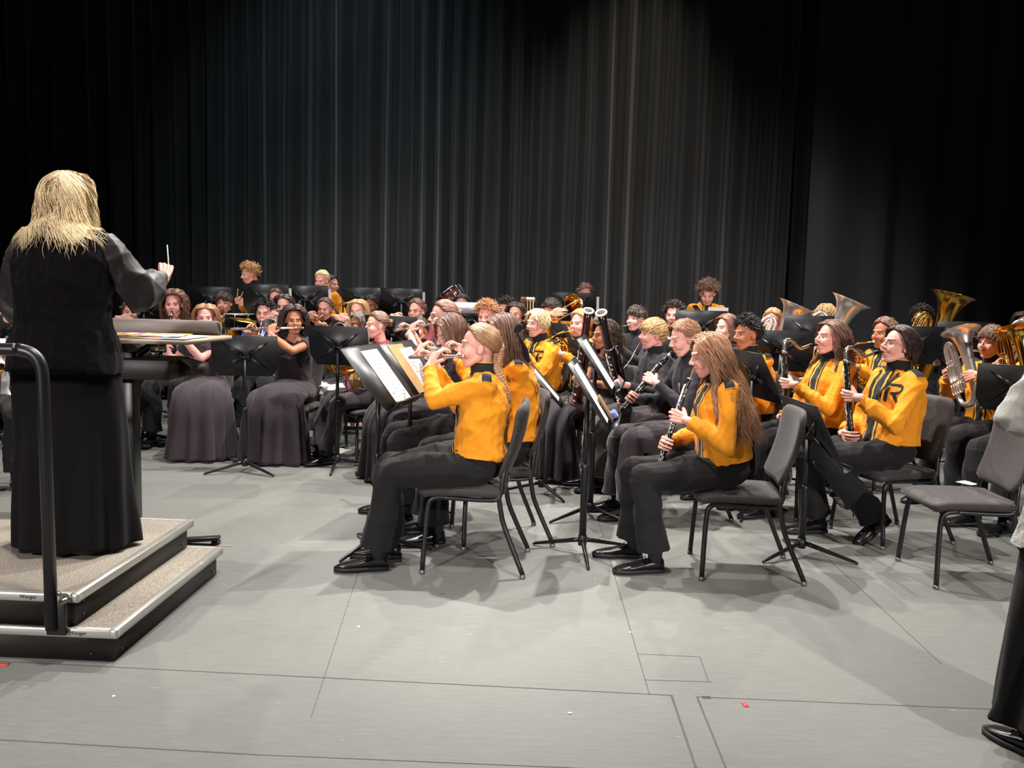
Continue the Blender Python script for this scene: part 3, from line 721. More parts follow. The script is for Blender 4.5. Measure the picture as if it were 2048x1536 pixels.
def make_hair(kind, A, lod, seed, torso=None, L=None, hn=1.0, bv=None, hw=1.0):
    """hair mesh in person space; A = head matrix (4x4, includes scale); torso = list of (centre, radii) ellipsoids to fall over"""
    rs = np.random.RandomState(seed); n = int({0: 2100, 1: 900, 2: 420}[lod] * hn); wid = {0: .0029, 1: .0044, 2: .0066}[lod] * hw
    hs = np.linalg.norm(A[:3, 0]); R3 = A[:3, :3]; parts = []
    front = 48; low = 118; cap = .010
    spec = {'short': dict(L=(.03, .055), comb=(-.2, .9, -.3), lift=.25), 'buzz': dict(L=(.018, .032), comb=(.9, .1, .1), lift=.8),
            'fringe': dict(L=(.05, .085), comb=(1.0, .25, -.3), lift=.15), 'tousled': dict(L=(.04, .07), comb=(.6, .3, .1), lift=.7),
            'bowl': dict(L=(.075, .11), comb=(.6, .5, -.6), lift=.1), 'swept': dict(L=(.08, .12), comb=(-1.0, .40, -.45), lift=.04),
            'curly': dict(L=(.036, .054), lift=.8, amp=.0095, fr=190), 'afro': dict(L=(.050, .075), lift=.9, amp=.011, fr=150),
            'wavyback': dict(L=(.42, .56), long=1, amp=.015, fr=30, drift=.28), 'long': dict(L=(.36, .42), long=1, amp=.004, fr=22), 'wavy': dict(L=(.42, .56), long=1, amp=.013, fr=34), 'longcurl': dict(L=(.34, .46), long=1, amp=.013, fr=110, puff=.016),
            'bob': dict(L=(.20, .26), long=1, amp=.004, fr=25), 'back': dict(L=(.22, .24), back=1), 'updo': dict(L=(.22, .24), back=1), 'pixie': dict(L=(.065, .105), comb=(.15, .9, -.45), lift=.22, amp=.006, fr=60)}[kind]
    lo, hi = spec['L']
    if L: lo, hi = L * .86, L
    ph = rs.rand(n) * 2 * pi; tm = np.array([theta_max(p, low, front) for p in ph]); th = tm * np.sqrt(rs.rand(n)) * .99 + .02
    if spec.get('long'):
        m_ = rs.rand(n) < .35; ph = np.where(m_, np.where(rs.rand(n) < .5, 0, pi) + rs.randn(n) * .25, ph); th = np.where(m_, np.minimum(th, radians(front) * np.sqrt(rs.rand(n))), th)
    N0 = np.stack([np.sin(th) * np.cos(ph), np.sin(th) * np.sin(ph), np.cos(th)], 1); P = HC + N0 * (HR + .006)
    # to person space
    P = P @ R3.T + A[:3, 3]; cen = HC @ R3.T + A[:3, 3]; Rn = R3 / hs; Lh = lo + (hi - lo) * rs.rand(n)
    steps = {0: 24, 1: 17, 2: 12}[lod] if hi > .15 else {0: 9, 1: 7, 2: 6}[lod]
    if kind in ('curly', 'afro'): steps = 16
    ds = (Lh / steps)[:, None]; out = [P.copy()]; side = np.sign(((P - cen) @ Rn)[:, 1:2] + rs.randn(n, 1) * .006 + 1e-6)
    jit = rs.randn(n, 3) * (.75 if kind in ('curly', 'afro') else .18); radii = HR * hs + (spec.get('puff', .0) + .010 * hs)
    layer = rs.rand(n, 1) * .010; tgt = (np.array((-.108, 0, -.015 if kind == 'back' else .03)) @ R3.T) + A[:3, 3]
    for i in range(steps):
        q = (P - cen) @ Rn; nn = q / (radii ** 2); nn /= np.linalg.norm(nn, axis=1, keepdims=True); Nw = nn @ Rn.T
        if spec.get('long'):
            topw = np.clip(nn[:, 2:3], 0, 1); d_loc = np.concatenate([-.35 * topw - .25 * (q[:, 0:1] > .03), side * (1.3 * topw + .05 + 3.0 * ((q[:, 0:1] > .015 * hs) & (np.abs(q[:, 1:2]) < .070 * hs))), np.zeros((n, 1))], 1)
            d_loc[:, 0:1] -= spec.get('drift', .10) * (q[:, 2:3] < .02)
            d = d_loc @ Rn.T + np.array((0, 0, -1.0)) + jit * .25
        elif spec.get('back'):
            d = tgt - P; d /= np.maximum(np.linalg.norm(d, axis=1, keepdims=True), 1e-6); d = d + jit * .1
        else:
            cv = np.array(spec.get('comb', (0, 0, 0)), float); cl = np.tile(cv, (n, 1)); cl[:, 1] *= side[:, 0]
            d = cl @ Rn.T + Nw * spec['lift'] * (1 - i / steps * .6) + jit
        ln = np.linalg.norm(q / radii, axis=1, keepdims=True)
        if not (spec.get('lift', 0) > .5):
            dt = d - Nw * (d * Nw).sum(1, keepdims=True) * (ln < 1.12); d = dt
        d /= np.maximum(np.linalg.norm(d, axis=1, keepdims=True), 1e-6)
        st = ds
        if spec.get('back'): st = np.minimum(ds, np.maximum(np.linalg.norm(tgt - P, axis=1, keepdims=True) - .012, 0) * .5)
        P = P + d * st
        # collide: head shell, neck/shoulders
        q = (P - cen) @ Rn; rad = radii + layer * (1 if not spec.get('back') else .3); ln = np.linalg.norm(q / rad, axis=1, keepdims=True); ins = ln < 1
        q = np.where(ins, q / np.maximum(ln, 1e-6), q); P = q @ Rn.T + cen
        if spec.get('long'):
            # keep the face clear
            q = (P - cen) @ Rn; f_ = (q[:, 2] < .062 * hs) & (q[:, 0] > .02 * hs) & (np.abs(q[:, 1]) < .072 * hs); q[:, 1] = np.where(f_, side[:, 0] * .074 * hs, q[:, 1]); P = q @ Rn.T + cen
            for c_, r_ in (torso or []):
                r2 = np.array(r_) + layer; q = (P - c_) / r2; ln = np.linalg.norm(q, axis=1, keepdims=True); ins = ln < 1; P = np.where(ins, c_ + q / np.maximum(ln, 1e-6) * r2, P)
        out.append(P.copy())
    S_ = np.stack(out, 1); k = S_.shape[1]; amp = spec.get('amp', .0015)
    if amp:
        s_ = np.linspace(0, 1, k)[None, :] * Lh[:, None]; p0 = (np.round(ph * 4) / 4 * 7 + np.round(th * 3) * 1.3 + rs.rand(n) * .7)[:, None] if spec.get('long') else (np.floor(rs.rand(n) * 40) * 1.7)[:, None]; rp = np.minimum(1, s_ / .08)
        fr = spec.get('fr', 60) * (1 + (.04 if spec.get('long') else .15) * rs.randn(n))[:, None]
        S_ = S_ + (np.stack([np.cos(fr * s_ + p0), np.sin(fr * s_ + p0) * (1 if not spec.get('long') else .8), .4 * np.sin(fr * s_ + p0 + 1)], -1) * (amp * rp)[:, :, None])
    if bv is not None:
        Q = S_.reshape(-1, 3); low_ = np.nonzero(Q[:, 2] < cen[2] - .09)[0]
        for i in low_:
            h = bv.find_nearest(Vector(Q[i]), .12)
            if h[0] is not None:
                d_ = (Vector(Q[i]) - h[0]).dot(h[1])
                if d_ < .006: Q[i] = np.array(h[0] + h[1] * (.006 + .010 * ((i * 7919) % 97) / 97))
        S_ = Q.reshape(S_.shape)
    wv = wid * (1.15 if kind in ('curly', 'afro', 'longcurl') else 1.0) * (1 if hi > .05 else .8)
    M_ = strand_mesh(S_, np.full(n, wv) * (.7 + .6 * rs.rand(n))); M_.a['var'] = np.repeat(rs.rand(n), k * 3)
    c = hair_cap({'curly': .022, 'afro': .030}.get(kind, .009), low, front).xf(A); c.a['var'] = np.full(len(c.v), .3)
    parts = [M_, c]
    if kind == 'updo':
        g = G(); b = tgt + (A[:3, :3] @ np.array((-.02, 0, .0)))
        for i in range(26):
            a = i * 2.4; g.ball(b + R3 @ np.array((.016 * cos(i), .030 * cos(a) * .8, .028 * sin(a) * .8)), .016, 8, 6)
        q = g.M(); q.a['var'] = rs.rand(len(q.v)); parts.append(q)
    return MM.cat(parts)
def make_braid(path, r, lod=0, turns=9):
    P = spline(path, 90); T = np.gradient(P, axis=0); T /= np.linalg.norm(T, axis=1)[:, None]; s_ = np.linspace(0, 1, 90); g = G()
    U = np.cross(T, (0, 0, 1.0)) + np.array((1e-3, 1e-3, 0)); U /= np.linalg.norm(U, axis=1)[:, None]; V = np.cross(T, U); rr = r * (1 - .45 * s_)
    for i in range(3):
        ph = s_ * turns * 2 * pi + i * 2 * pi / 3; Q = P + U * (np.sin(ph) * rr * .75)[:, None] + V * (np.sin(2 * ph) * rr * .35)[:, None]
        g.tube(Q, rr * .72, 8)
    M_ = g.M(); M_.a['var'] = np.full(len(M_.v), .6); return M_

# ------------------------------------------------------------------ clothes and bodies
def torso_rings(P0, N0, prof, k, n=24, e=2.5, bulge=.012):
    """prof rows: t, half width, half depth, forward shift"""
    P0 = np.array(P0); N0 = np.array(N0); ax = nrm(N0 - P0); fw = nrm(np.array((ax[2], 0, -ax[0]))); R = []
    for t, hw, hd, sh in prof:
        c = P0 + (N0 - P0) * t + fw * (sh - bulge * sin(pi * min(max(t, 0), 1))) * k; ring = []
        for a in np.arange(n) * 2 * pi / n:
            ca, sa = cos(a), sin(a); rr = (abs(ca) ** e + abs(sa) ** e) ** (-1 / e)
            ring.append(c + fw * hd * k * rr * ca + np.array((0, 1, 0)) * hw * k * rr * sa)
        R.append(np.array(ring))
    return R
BODY = [(-.12, .14, .10, 0), (0, .155, .105, 0), (.25, .125, .088, 0), (.5, .135, .095, 0), (.75, .148, .095, 0), (.9, .13, .075, -.005), (.985, .06, .05, -.01)]
JACK = [(.10, .178, .138, .0), (.115, .184, .144, 0), (.25, .178, .138, 0), (.5, .182, .138, 0), (.72, .192, .132, 0), (.86, .168, .106, -.004), (.93, .120, .084, -.008), (1.0, .074, .066, -.012)]
SHRT = [(.02, .175, .130, .0), (.04, .178, .132, 0), (.25, .162, .120, 0), (.5, .164, .122, 0), (.72, .176, .120, 0), (.86, .165, .100, -.004), (.95, .115, .075, -.008), (1.0, .072, .062, -.012)]
GOWN = [(-.06, .175, .130, 0), (.08, .160, .118, .0), (.22, .140, .104, .0), (.45, .150, .116, .006), (.62, .165, .130, .012), (.76, .168, .118, .006), (.87, .160, .088, -.008), (.925, .130, .070, -.014)]
VELV = [(-.26, .205, .150, 0), (-.14, .200, .150, 0), (.0, .190, .142, 0), (.18, .172, .128, 0), (.30, .165, .124, 0), (.5, .176, .13, 0), (.72, .184, .122, 0), (.86, .172, .102, -.004), (.95, .118, .078, -.008), (1.0, .074, .064, -.012)]
KNIT = [(-.42, .235, .18, 0), (-.36, .232, .175, 0), (-.14, .20, .16, 0), (.18, .165, .13, 0), (.5, .175, .132, 0), (.72, .184, .122, 0), (.86, .172, .102, -.004), (.95, .118, .078, -.008), (1.0, .074, .064, -.012)]
M_velvet = lambda: mat('black_velvet', (8, 5, 8), .95, kind='cloth', scale=5, bump=.5, sheen=.05, spec=.1)
M_knit = lambda: mat('grey_knit', (200, 196, 190), .9, kind='knit')
M_sheer = lambda: mat('sheer_chiffon', (32, 24, 26), .5, kind='cloth', scale=6, bump=.4, sheen=.1)
def ik(S, W, a, b, hint):
    S = np.array(S); W = np.array(W); d = W - S; L = np.linalg.norm(d)
    if L > (a + b) * .985: f = L / ((a + b) * .985); a *= f; b *= f
    x = (a * a - b * b + L * L) / (2 * L); h = sqrt(max(a * a - x * x, 1e-6)); u = d / L; hn = np.array(hint, float); hn = nrm(hn - u * hn.dot(u)); return S + u * x + hn * h
def hand_frame(Gp, T, Fd, right, grip=(.080, 0, -.030), s=1.0):
    """hand matrix so that the grip point lies on Gp; T thumb direction, Fd finger direction"""
    Fd = nrm(Fd); T = np.array(T, float); T = nrm(T - Fd * T.dot(Fd)); Y = T if right else -T; Z = np.cross(Fd, Y)
    A = np.eye(4); A[:3, 0] = Fd * s; A[:3, 1] = Y * s * (1 if right else 1); A[:3, 2] = Z * s
    if not right: A[:3, 1] = Y * s
    A[:3, 3] = np.array(Gp) - A[:3, :3] @ np.array(grip)
    if not right:
        B = np.eye(4); B[1, 1] = -1; A = A @ B
    return A

R_STROKES = [([(-.22, .93), (.62, .93)], .14), ([(.60, .93), (.80, .86), (.84, .72), (.74, .58), (.56, .50), (.30, .48)], .14), ([(.18, .80), (.02, .02)], .17), ([(.46, .50), (.58, .26), (.70, .06), (.92, .06)], .15)]
def stroke_pts(scale):
    g = G()
    for pts, wd in R_STROKES:
        P = []
        for a, b in zip(pts[:-1], pts[1:]):
            m_ = max(2, int(sqrt((b[0] - a[0]) ** 2 + (b[1] - a[1]) ** 2) / .08))
            for i in range(m_): P.append((a[0] + (b[0] - a[0]) * i / m_, a[1] + (b[1] - a[1]) * i / m_))
        P.append(pts[-1]); P = np.array(P); T = np.gradient(P, axis=0); T /= np.linalg.norm(T, axis=1)[:, None]; N_ = np.stack([-T[:, 1], T[:, 0]], 1); V = []
        for q in (-.5, 0, .5): V.append(P + N_ * wd * q)
        V = np.concatenate(V); k = len(P); Fc = [(r_ * k + j, r_ * k + j + 1, (r_ + 1) * k + j + 1, (r_ + 1) * k + j) for r_ in range(2) for j in range(k - 1)]
        g.add(np.concatenate([V * scale, np.zeros((len(V), 1))], 1), Fc)
    return g
def drape(g, bvh, org, ex, ey, dirn, off, maxd=.3, thick=.0015, proxy=None):
    """lay a flat patch on a garment by casting it along dirn"""
    V = g.arr(); out = []; org = np.array(org); ex = np.array(ex); ey = np.array(ey); last = .12; dn = nrm(dirn); hits = []
    for p in V:
        q = org + ex * p[0] + ey * p[1]; d0 = 0
        if proxy is not None:
            h = proxy.ray_cast(Vector(q), Vector(dn), maxd); d0 = max((h[3] if h[0] is not None else .15) - .03, 0)
        h = bvh.ray_cast(Vector(q + dn * d0), Vector(dn), maxd); hits.append(h[3] + d0 if h[0] is not None else None)
    ok = [h for h in hits if h is not None]
    if len(ok) < len(hits) * .5: return None
    med = float(np.median(ok))
    for p, h in zip(V, hits):
        d = med if h is None else min(max(h, med - .07), med + .07); out.append(org + ex * p[0] + ey * p[1] + dn * (d - off))
    n = len(V); V2 = np.concatenate([np.array(out), np.array(out) + dn * thick]); Fc = list(g.f) + [tuple(i + n for i in f[::-1]) for f in g.f]
    return G().add(V2, Fc)

def build_shoe(mat_=None):
    r = None; S = []; prof = [(-.075, .020, .030, .05), (-.070, .030, .033, .072), (-.04, .036, .036, .078), (0, .036, .040, .074), (.05, .040, .040, .060), (.10, .045, .034, .046), (.145, .043, .028, .037), (.18, .033, .022, .028), (.197, .016, .016, .022)]
    R = []
    for x, hw, _, zt in prof:
        ring = []
        for a in np.arange(18) * 2 * pi / 18:
            ca, sa = cos(a), sin(a); e = 2.6; rr = (abs(ca) ** e + abs(sa) ** e) ** (-1 / e); zc = (zt + .016) / 2; ring.append((x, hw * rr * ca * (1 - .18 * max(0, sa) * (x < .08)), zc + (zt - .016) / 2 * rr * sa))
        R.append(np.array(ring))
    up = G().rings(R)
    ol = [(-.080, .020), (-.074, .032), (-.04, .038), (0, .037), (.05, .041), (.10, .049), (.15, .046), (.188, .034), (.205, .014)]
    pts = [(x, y) for x, y in ol] + [(x, -y) for x, y in ol[::-1]]
    so = G().rings([np.array([(x, y, .0) for x, y in pts]), np.array([(x, y, .018) for x, y in pts])])
    la = G()
    for i in range(4): x = .035 + .018 * i; z = .069 - .0065 * i; la.tube(spline([(x, -.018, z - .006), (x + .004, 0, z + .0015), (x, .018, z - .006)], 7), .0022, 5)
    la.tube(spline([(.03, 0, .071), (.02, .02, .078), (.028, .034, .066), (.034, .026, .060)], 10), .0018, 5).tube(spline([(.03, 0, .071), (.02, -.02, .078), (.028, -.034, .066), (.034, -.026, .060)], 10), .0018, 5)
    return up.M().mesh('shoe'), so.M().mesh('sole', False), la.M().mesh('laces')
SHOE = []
def add_shoe(parent, A, far):
    if not SHOE: SHOE.extend(build_shoe())
    o = obj('shoe', SHOE[0], M_shoe(), parent, mw=M4(A))
    obj('sole', SHOE[1], mat('rubber_sole', (14, 14, 15), .6), o)
    if not far: obj('laces', SHOE[2], M_sock(), o)
    return o

def person(label, u, v, D, az, outfit='jacket', hair='short', hc='brown', skin='fair', inst=None, faz=None, hp=0, hroll=0, stand_=False, lean=4, group=None, knees=.11, kaz=0, feet=None,
           R=False, wide=1.0, glasses=False, lod=None, seed=None, hands=None, dip=None, iaz=None, hs=None, chair_label=None, pants=None, hairL=None, legs=True, tail=None, khs=None, elb=None, itag=None, extra=None, zb=0, hem=.012, hn=1.0, sw=1.0, cpos=None, caz=None, gh=None, chair_dx=.10, playpos=None):
    seed = seed if seed is not None else int(u * 7 + v) % 9973; rs = random.Random(seed)
    lod = lod if lod is not None else (0 if D < 6.4 else 1 if D < 8.6 else 2)
    Hw = at(u, v, D); faz = az if faz is None else faz; yaw = faz - az; hy = ((yaw + 180) % 360) - 180
    z = Hw[2] - zb; vox = {0: .0085, 1: .011, 2: .014}[lod]
    if stand_:
        k = z / 1.56; P0 = np.array((0, 0, .93 * k)); tl = .48 * k
    else:
        k = min(max((z - .46) / .70, .86), 1.16); P0 = np.array((-.03, 0, .555)); tl = max((z - .125 * 1.0 - .555), .36) / cos(radians(lean))
        k = min(1.12, max(.88, tl / .475))
    ln = radians(lean); ax = np.array((sin(ln), 0, cos(ln))); N0 = P0 + ax * tl
    hs = hs or .96 * (.5 + .5 * k)
    hc_l = N0 + np.array((.040, 0, .125)) * hs
    Rh = rotm('Z', hy) @ rotm('Y', hp) @ rotm('X', hroll); A = np.eye(4); A[:3, :3] = Rh * hs
    # pivot of the head is the top of the neck
    piv = N0 + np.array((0, 0, .03)); A[:3, 3] = piv + Rh @ (np.array((.040, 0, .095)) * hs)
    off = A[:3, 3] - hc_l; hl = A[:3, 3]
    Rz = rotm('Z', az); root = Hw - Rz @ hl; root[2] = zb; dz = Hw[2] - zb - hl[2]; N0 = N0 + (0, 0, dz); A[2, 3] += dz; hl = A[:3, 3]
    W = np.eye(4); W[:3, :3] = Rz; W[:3, 3] = root
    toL = lambda p: Rz.T @ (np.array(p) - root)
    tl = np.linalg.norm(N0 - P0)
    S = {s: P0 + (N0 - P0) * .865 + np.array((-.005, s * .152 * k * (1 + (wide - 1) * .5), 0)) for s in (1, -1)}
    mouth = A[:3, :3] @ np.array((.094, 0, -.058)) + A[:3, 3]
    # instrument -> wrist targets
    hm = {}; ia = None
    if callable(hands): hands = hands(toL)
    if playpos is not None: playpos = (toL(playpos[0]), toL(playpos[1])) + tuple(playpos[2:])
    if inst:
        ia, hm = INST[inst](mouth, A, hy, dip, iaz, k, playpos)
    for s in (1, -1):
        if s not in hm:
            if hands and s in hands: Gp, T, Fd, ps = hands[s]
            elif stand_: Gp, T, Fd, ps = (.28 * k, s * .12, P0[2] + .18), (0, -s, .3), (1, -s * .2, -.1), 'grip'
            else: Gp, T, Fd, ps = (.26, s * .10, .64), (0, -s, 0), (1, -s * .3, -.25), 'relax'
            hm[s] = (np.array(Gp, float), T, Fd, ps, (.06, 0, -.01))
    if hands:
        for s in hands:
            Gp, T, Fd, ps = hands[s]; hm[s] = (np.array(Gp, float), T, Fd, ps, (.06, 0, -.01))
    hand_M = []; wrists = {}; elbows = {}
    for s in (1, -1):
        Gp, T, Fd, ps, gp = hm[s]; HM = hand_frame(Gp, T, Fd, s == -1, gp, .97 * hs)
        wp = HM[:3, 3]; wrists[s] = wp; fd = nrm(Fd)
        hint = (elb or {}).get(s, (-.15, s * .55, -1)); el = ik(S[s], wp - fd * .012, .275 * k, .245 * k, hint); elbows[s] = el
        q = hand_mesh(ps, lod); hand_M.append(q.xf(HM))
    # ---- body
    cl = .74 if outfit != 'gown' else .88
    g = G(); g.rings(torso_rings(P0, N0, [(t, w_ * wide * (cl if t < .6 else .9), d_ * wide * (cl if t < .6 else .86), s_) for t, w_, d_, s_ in BODY], k))
    neck_top = A[:3, :3] @ np.array((-.030, 0, -.10)) + A[:3, 3]
    g.caps([N0 - ax * .05, N0 + ax * .015, neck_top], [.062 * k, .052 * k, .049 * hs], 14)
    for s in (1, -1):
        fd = nrm(wrists[s] - elbows[s])
        g.caps([P0 + (N0 - P0) * .86 + (0, s * .08 * k, 0), S[s], S[s] * .45 + elbows[s] * .55, elbows[s], elbows[s] * .6 + wrists[s] * .4, wrists[s] - hand_M[0].v[0] * 0], [(.048 if outfit != 'velvet' else .036) * k, (.046 if outfit != 'velvet' else .036) * k, (.038 * wide if outfit == 'gown' else .032) * k, (.034 if outfit == 'gown' else .027) * k, (.034 if outfit == 'gown' else .024) * k, .0225 * k], 12)
    if feet is None: feet = {1: (.40, 0), -1: (.42, 0)}
    hips = {}; kn = {}; an = {}
    for s in (1, -1):
        if stand_:
            hips[s] = P0 + (0, s * .085 * k, -.02); kn[s] = np.array((.02, s * .09 * k, .48 * k)); an[s] = np.array((-.02 + .03 * s, s * .10 * k, .085)); fp = 0; yw = s * 8
        else:
            fx = feet[s]; hips[s] = np.array((.0, s * .085, .535)); q = rotm('Z', kaz) @ np.array((.42 * k, s * knees, 0)); kn[s] = q + (0, 0, .525)
            ay = s * knees * 1.02 + (fx[2] if len(fx) > 2 else 0); q = rotm('Z', kaz) @ np.array((fx[0] * k, ay, 0)); an[s] = q + (0, 0, .095 + (.05 if fx[1] else 0)); fp = fx[1]; yw = kaz + s * 6
        g.caps([hips[s], (hips[s] + kn[s]) / 2, kn[s], an[s] * .6 + kn[s] * .4, an[s]], [.050 * k * wide, .044 * k, .034 * k, .032 * k, .028], 10)
        if legs and not (outfit == 'gown' and D > 7.6 and not stand_):
            F_ = np.eye(4); F_[:3, :3] = rotm('Z', yw) @ rotm('Y', fp) * (.96 * min(k, 1.05)); F_[:3, 3] = an[s] - F_[:3, :3] @ np.array((-.025, 0, .085))
            low = min(0, 0); F_[2, 3] = max(F_[2, 3], .001)
            if fp: F_[2, 3] = .001 + .085 * sin(radians(abs(fp))) * 2.1
            hm['shoe%d' % s] = F_
    bm_ = blob(g, vox, 2); sk = M_skin(skin, hc)
    body = MM.cat([bm_, head_mesh(lod).xf(A)] + hand_M)
    bo = obj('person', body, sk); bo.matrix_world = M4(W)
    tag(bo, label, 'person', group)
    # ---- trousers
    pm = M_gown() if outfit == 'gown' else (mat('trousers_%s' % (pants,), pants, .8, kind='cloth', scale=7, bump=.6) if pants else M_pants())
    if outfit not in ('gown', 'velvet', 'knit') and legs:
        g = G()
        if stand_: g.ball(P0 + (0, 0, -.01), (.115 * k * wide, .155 * k * wide, .12 * k))
        else:
            g.ball((-.035, 0, .562), (.150 * wide, .182 * k * wide, .110)); g.rings(torso_rings(P0, N0, [(-.1, .15 * wide, .12 * wide, 0), (.05, .155 * wide, .12 * wide, 0), (.16, .15 * wide, .115 * wide, 0)], k))
        for s in (1, -1):
            hem = an[s] + (an[s] - kn[s]) * -.06 + (.01, 0, 0); w_ = (.102, .098, .082, .080, .092) if not stand_ else (.092, .084, .068, .064, .070)
            dd = nrm(an[s] - kn[s])
            g.caps([hips[s] + (0, 0, .01), (hips[s] + kn[s]) / 2 + (0, 0, .008)], [w_[0] * k * wide, w_[1] * k * wide], 14); g.caps([(hips[s] + kn[s]) / 2 + (0, 0, .008), kn[s] + (-.01, 0, 0)], [w_[1] * k * wide, w_[2] * k], 14)
            g.tube([kn[s] + (-.004, 0, .0), kn[s] * .5 + an[s] * .5, hem], [w_[2] * k, w_[3] * k, w_[4] * k], 16)
        M_ = wrinkle(blob(g, vox, 3), .024, seed, 24, (.45, 1, .45)); M_.v[:, 2] = np.where(M_.v[:, 2] < .06, .06 + (M_.v[:, 2] - .06) * .3, M_.v[:, 2])
        obj('trousers', M_, pm, bo)
        if lod < 2:
            for s in (1, -1): obj('sock', G().caps([an[s] + (0, 0, .07), an[s] + (-.003, 0, -.03)], [.042, .038]), M_sock() if khs is None else sk, bo)
    for s in (1, -1):
        if 'shoe%d' % s in hm and (lod < 2 or stand_): add_shoe(bo, hm['shoe%d' % s], lod > 0)
    # ---- gown skirt
    if outfit in ('gown', 'velvet', 'knit'):
        if outfit != 'gown': pm = mat('black_chiffon', (13, 11, 12), .9, kind='cloth', scale=5, bump=.3, sheen=.03, spec=.15)
        if stand_: C = [P0 + (0, 0, .06), P0 + (.0, 0, -.05), (.02, 0, .6), (.03, 0, .3), (.04, 0, hem)]; HWs = [.15, .180, .195, .205, .218]; HD = [.11, .13, .14, .16, .18]
        else:
            C = [P0 + (-.01, 0, .10), P0 + (.0, 0, .0), (.16, 0, .555), (.33, 0, .565), (.435 * k, 0, .535), (.475 * k, 0, .42), (.47 * k, 0, .24), (.47 * k, 0, .012)]
            HWs = [.145, .185, .205, .215, .222, .235, .245, .265]; HD = [.105, .135, .100, .085, .085, .110, .130, .150]
        n = 84; Cs = spline(C, 44); hw = spline(np.array(HWs)[:, None] * np.ones(3), 44)[:, 0] * (.5 + .5 * k) * wide; hd = spline(np.array(HD)[:, None] * np.ones(3), 44)[:, 0] * wide
        T = np.gradient(Cs, axis=0); T /= np.linalg.norm(T, axis=1)[:, None]; Rr = []; a = np.arange(n) * 2 * pi / n; p1, p2 = rs.random() * 6, rs.random() * 6
        Rk = rotm('Z', kaz)
        for i in range(44):
            fwd = np.array((-T[i][2], 0, T[i][0])); f_ = i / 43; am = .0 if f_ < .35 else ((.24 if outfit == 'gown' else .12) * ((f_ - .35) / .65) ** 1.0)
            kk = 1 + am * (np.sin(11 * a + p1 + 1.5 * f_ + .8 * np.sin(2 * a)) * .55 + np.sin(6 * a + p2) * .45) + .012 * np.sin(4 * a + f_ * 14)
            # two knees
            knb = np.exp(-((f_ - .60) / .13) ** 2) if not stand_ else 0
            dep = hd[i] * (1 + .10 * knb * np.cos(2 * pi * np.sin(a) * .95 + pi) * (np.cos(a) > 0))
            q = Cs[i] + np.outer(np.cos(a) * dep * kk, fwd) + np.outer(np.sin(a) * hw[i] * kk, (0, 1, 0))
            w2 = np.clip(q[:, 0:1] / .3, 0, 1); q = q * (1 - w2) + (q @ Rk.T) * w2
            q[:, 2] = np.maximum(q[:, 2], hem - .002 + .006 * (1 + np.sin(7 * a))); Rr.append(q)
        M_ = wrinkle(G().rings(Rr).M(), .014, seed, 22, (.8, 1, .15)); M_.v[:, 2] = np.maximum(M_.v[:, 2], .006); obj('skirt', M_, pm, bo)
    # ---- top
    prof = {'jacket': JACK, 'gown': GOWN, 'velvet': VELV, 'knit': KNIT}.get(outfit, SHRT); tm = {'jacket': M_jacket, 'gown': M_gown, 'velvet': M_velvet, 'knit': M_knit}.get(outfit)
    if tm: tm = tm()
    elif outfit == 'black': tm = M_shirt()
    else: tm = mat('top_%d_%d_%d' % outfit[0], outfit[0], .75, kind='cloth')
    g = G(); g.rings(torso_rings(P0, N0, [(t, w_ * wide, d_ * wide, s_) for t, w_, d_, s_ in prof], k))
    for s in (1, -1):
        E = elbows[s]; Wd = nrm(wrists[s] - E); Wp = wrists[s] - Wd * .030
        if outfit == 'gown':
            mid = S[s] * .55 + E * .45; g.caps([P0 + (N0 - P0) * .84 + (0, s * .09 * k, 0), S[s] + (0, 0, -.004)], [.066 * k, .061 * k * wide]); g.tube([S[s], mid * .5 + S[s] * .5, mid], [.061 * k * wide, .058 * k * wide, .060 * k * wide], 16)
        elif outfit == 'velvet':
            g.caps([P0 + (N0 - P0) * .83 + (0, s * .09 * k, 0), S[s] + (0, -s * .01, 0)], [.070 * k, .070 * k])
            q = G(); Wp = wrists[s] - Wd * .02
            q.caps([S[s] * .92 + E * .08 + (0, -s * .035, .0), S[s] * .85 + E * .15, S[s] * .5 + E * .5, E * .85 + S[s] * .15, E, E * .6 + Wp * .4], [.078, .084, .086, .090, .090, .084], 16); q.caps([E * .6 + Wp * .4, Wp - Wd * .03], [.082, .046], 16); q.tube([Wp - Wd * .04, Wp - Wd * .02, Wp + Wd * .015], [.042, .034, .034], 16)
            obj('sleeve', wrinkle(blob(q, vox, 3), .020, seed + s, 24, (.8, .8, .8)), M_sheer(), bo)
        else:
            j = outfit == 'jacket'; r = (.066, .064, .058, .052, .047) if j else (.062, .058, .050, .045, .036)
            g.caps([P0 + (N0 - P0) * .83 + (0, s * .09 * k, 0), S[s] + (0, 0, .0), (S[s] + E) / 2, E], [r[0] * k, r[1] * k * wide, r[2] * k * wide, r[3] * k * wide], 16)
            g.caps([E, E * .5 + Wp * .5], [r[3] * k * wide, r[4] * 1.08 * k], 16); g.tube([E * .5 + Wp * .5, Wp + Wd * .0, Wp + Wd * .008], [r[4] * 1.08 * k, r[4] * k, r[4] * k], 16)
    M_ = blob(g, vox, 2)
    if outfit == 'jacket':
        # black front placket and thin centre-back seam; only on the torso shell
        tt = (M_.v - P0) @ ax / tl; cx = P0[0] + (N0[0] - P0[0]) * np.clip(tt, 0, 1); fx = M_.v[:, 0] - cx
        near = (np.abs(fx) < .158 * k * wide) & (tt < 1.02)
        bd = np.where(fx > .02, .25 + (np.abs(M_.v[:, 1]) / (.030 * k)) * .15, .34 + np.abs(M_.v[:, 1]) / (.012) * .15); bd = np.where(near, bd, 1.0)
        M_.a['band'] = np.clip(bd, 0, 1)
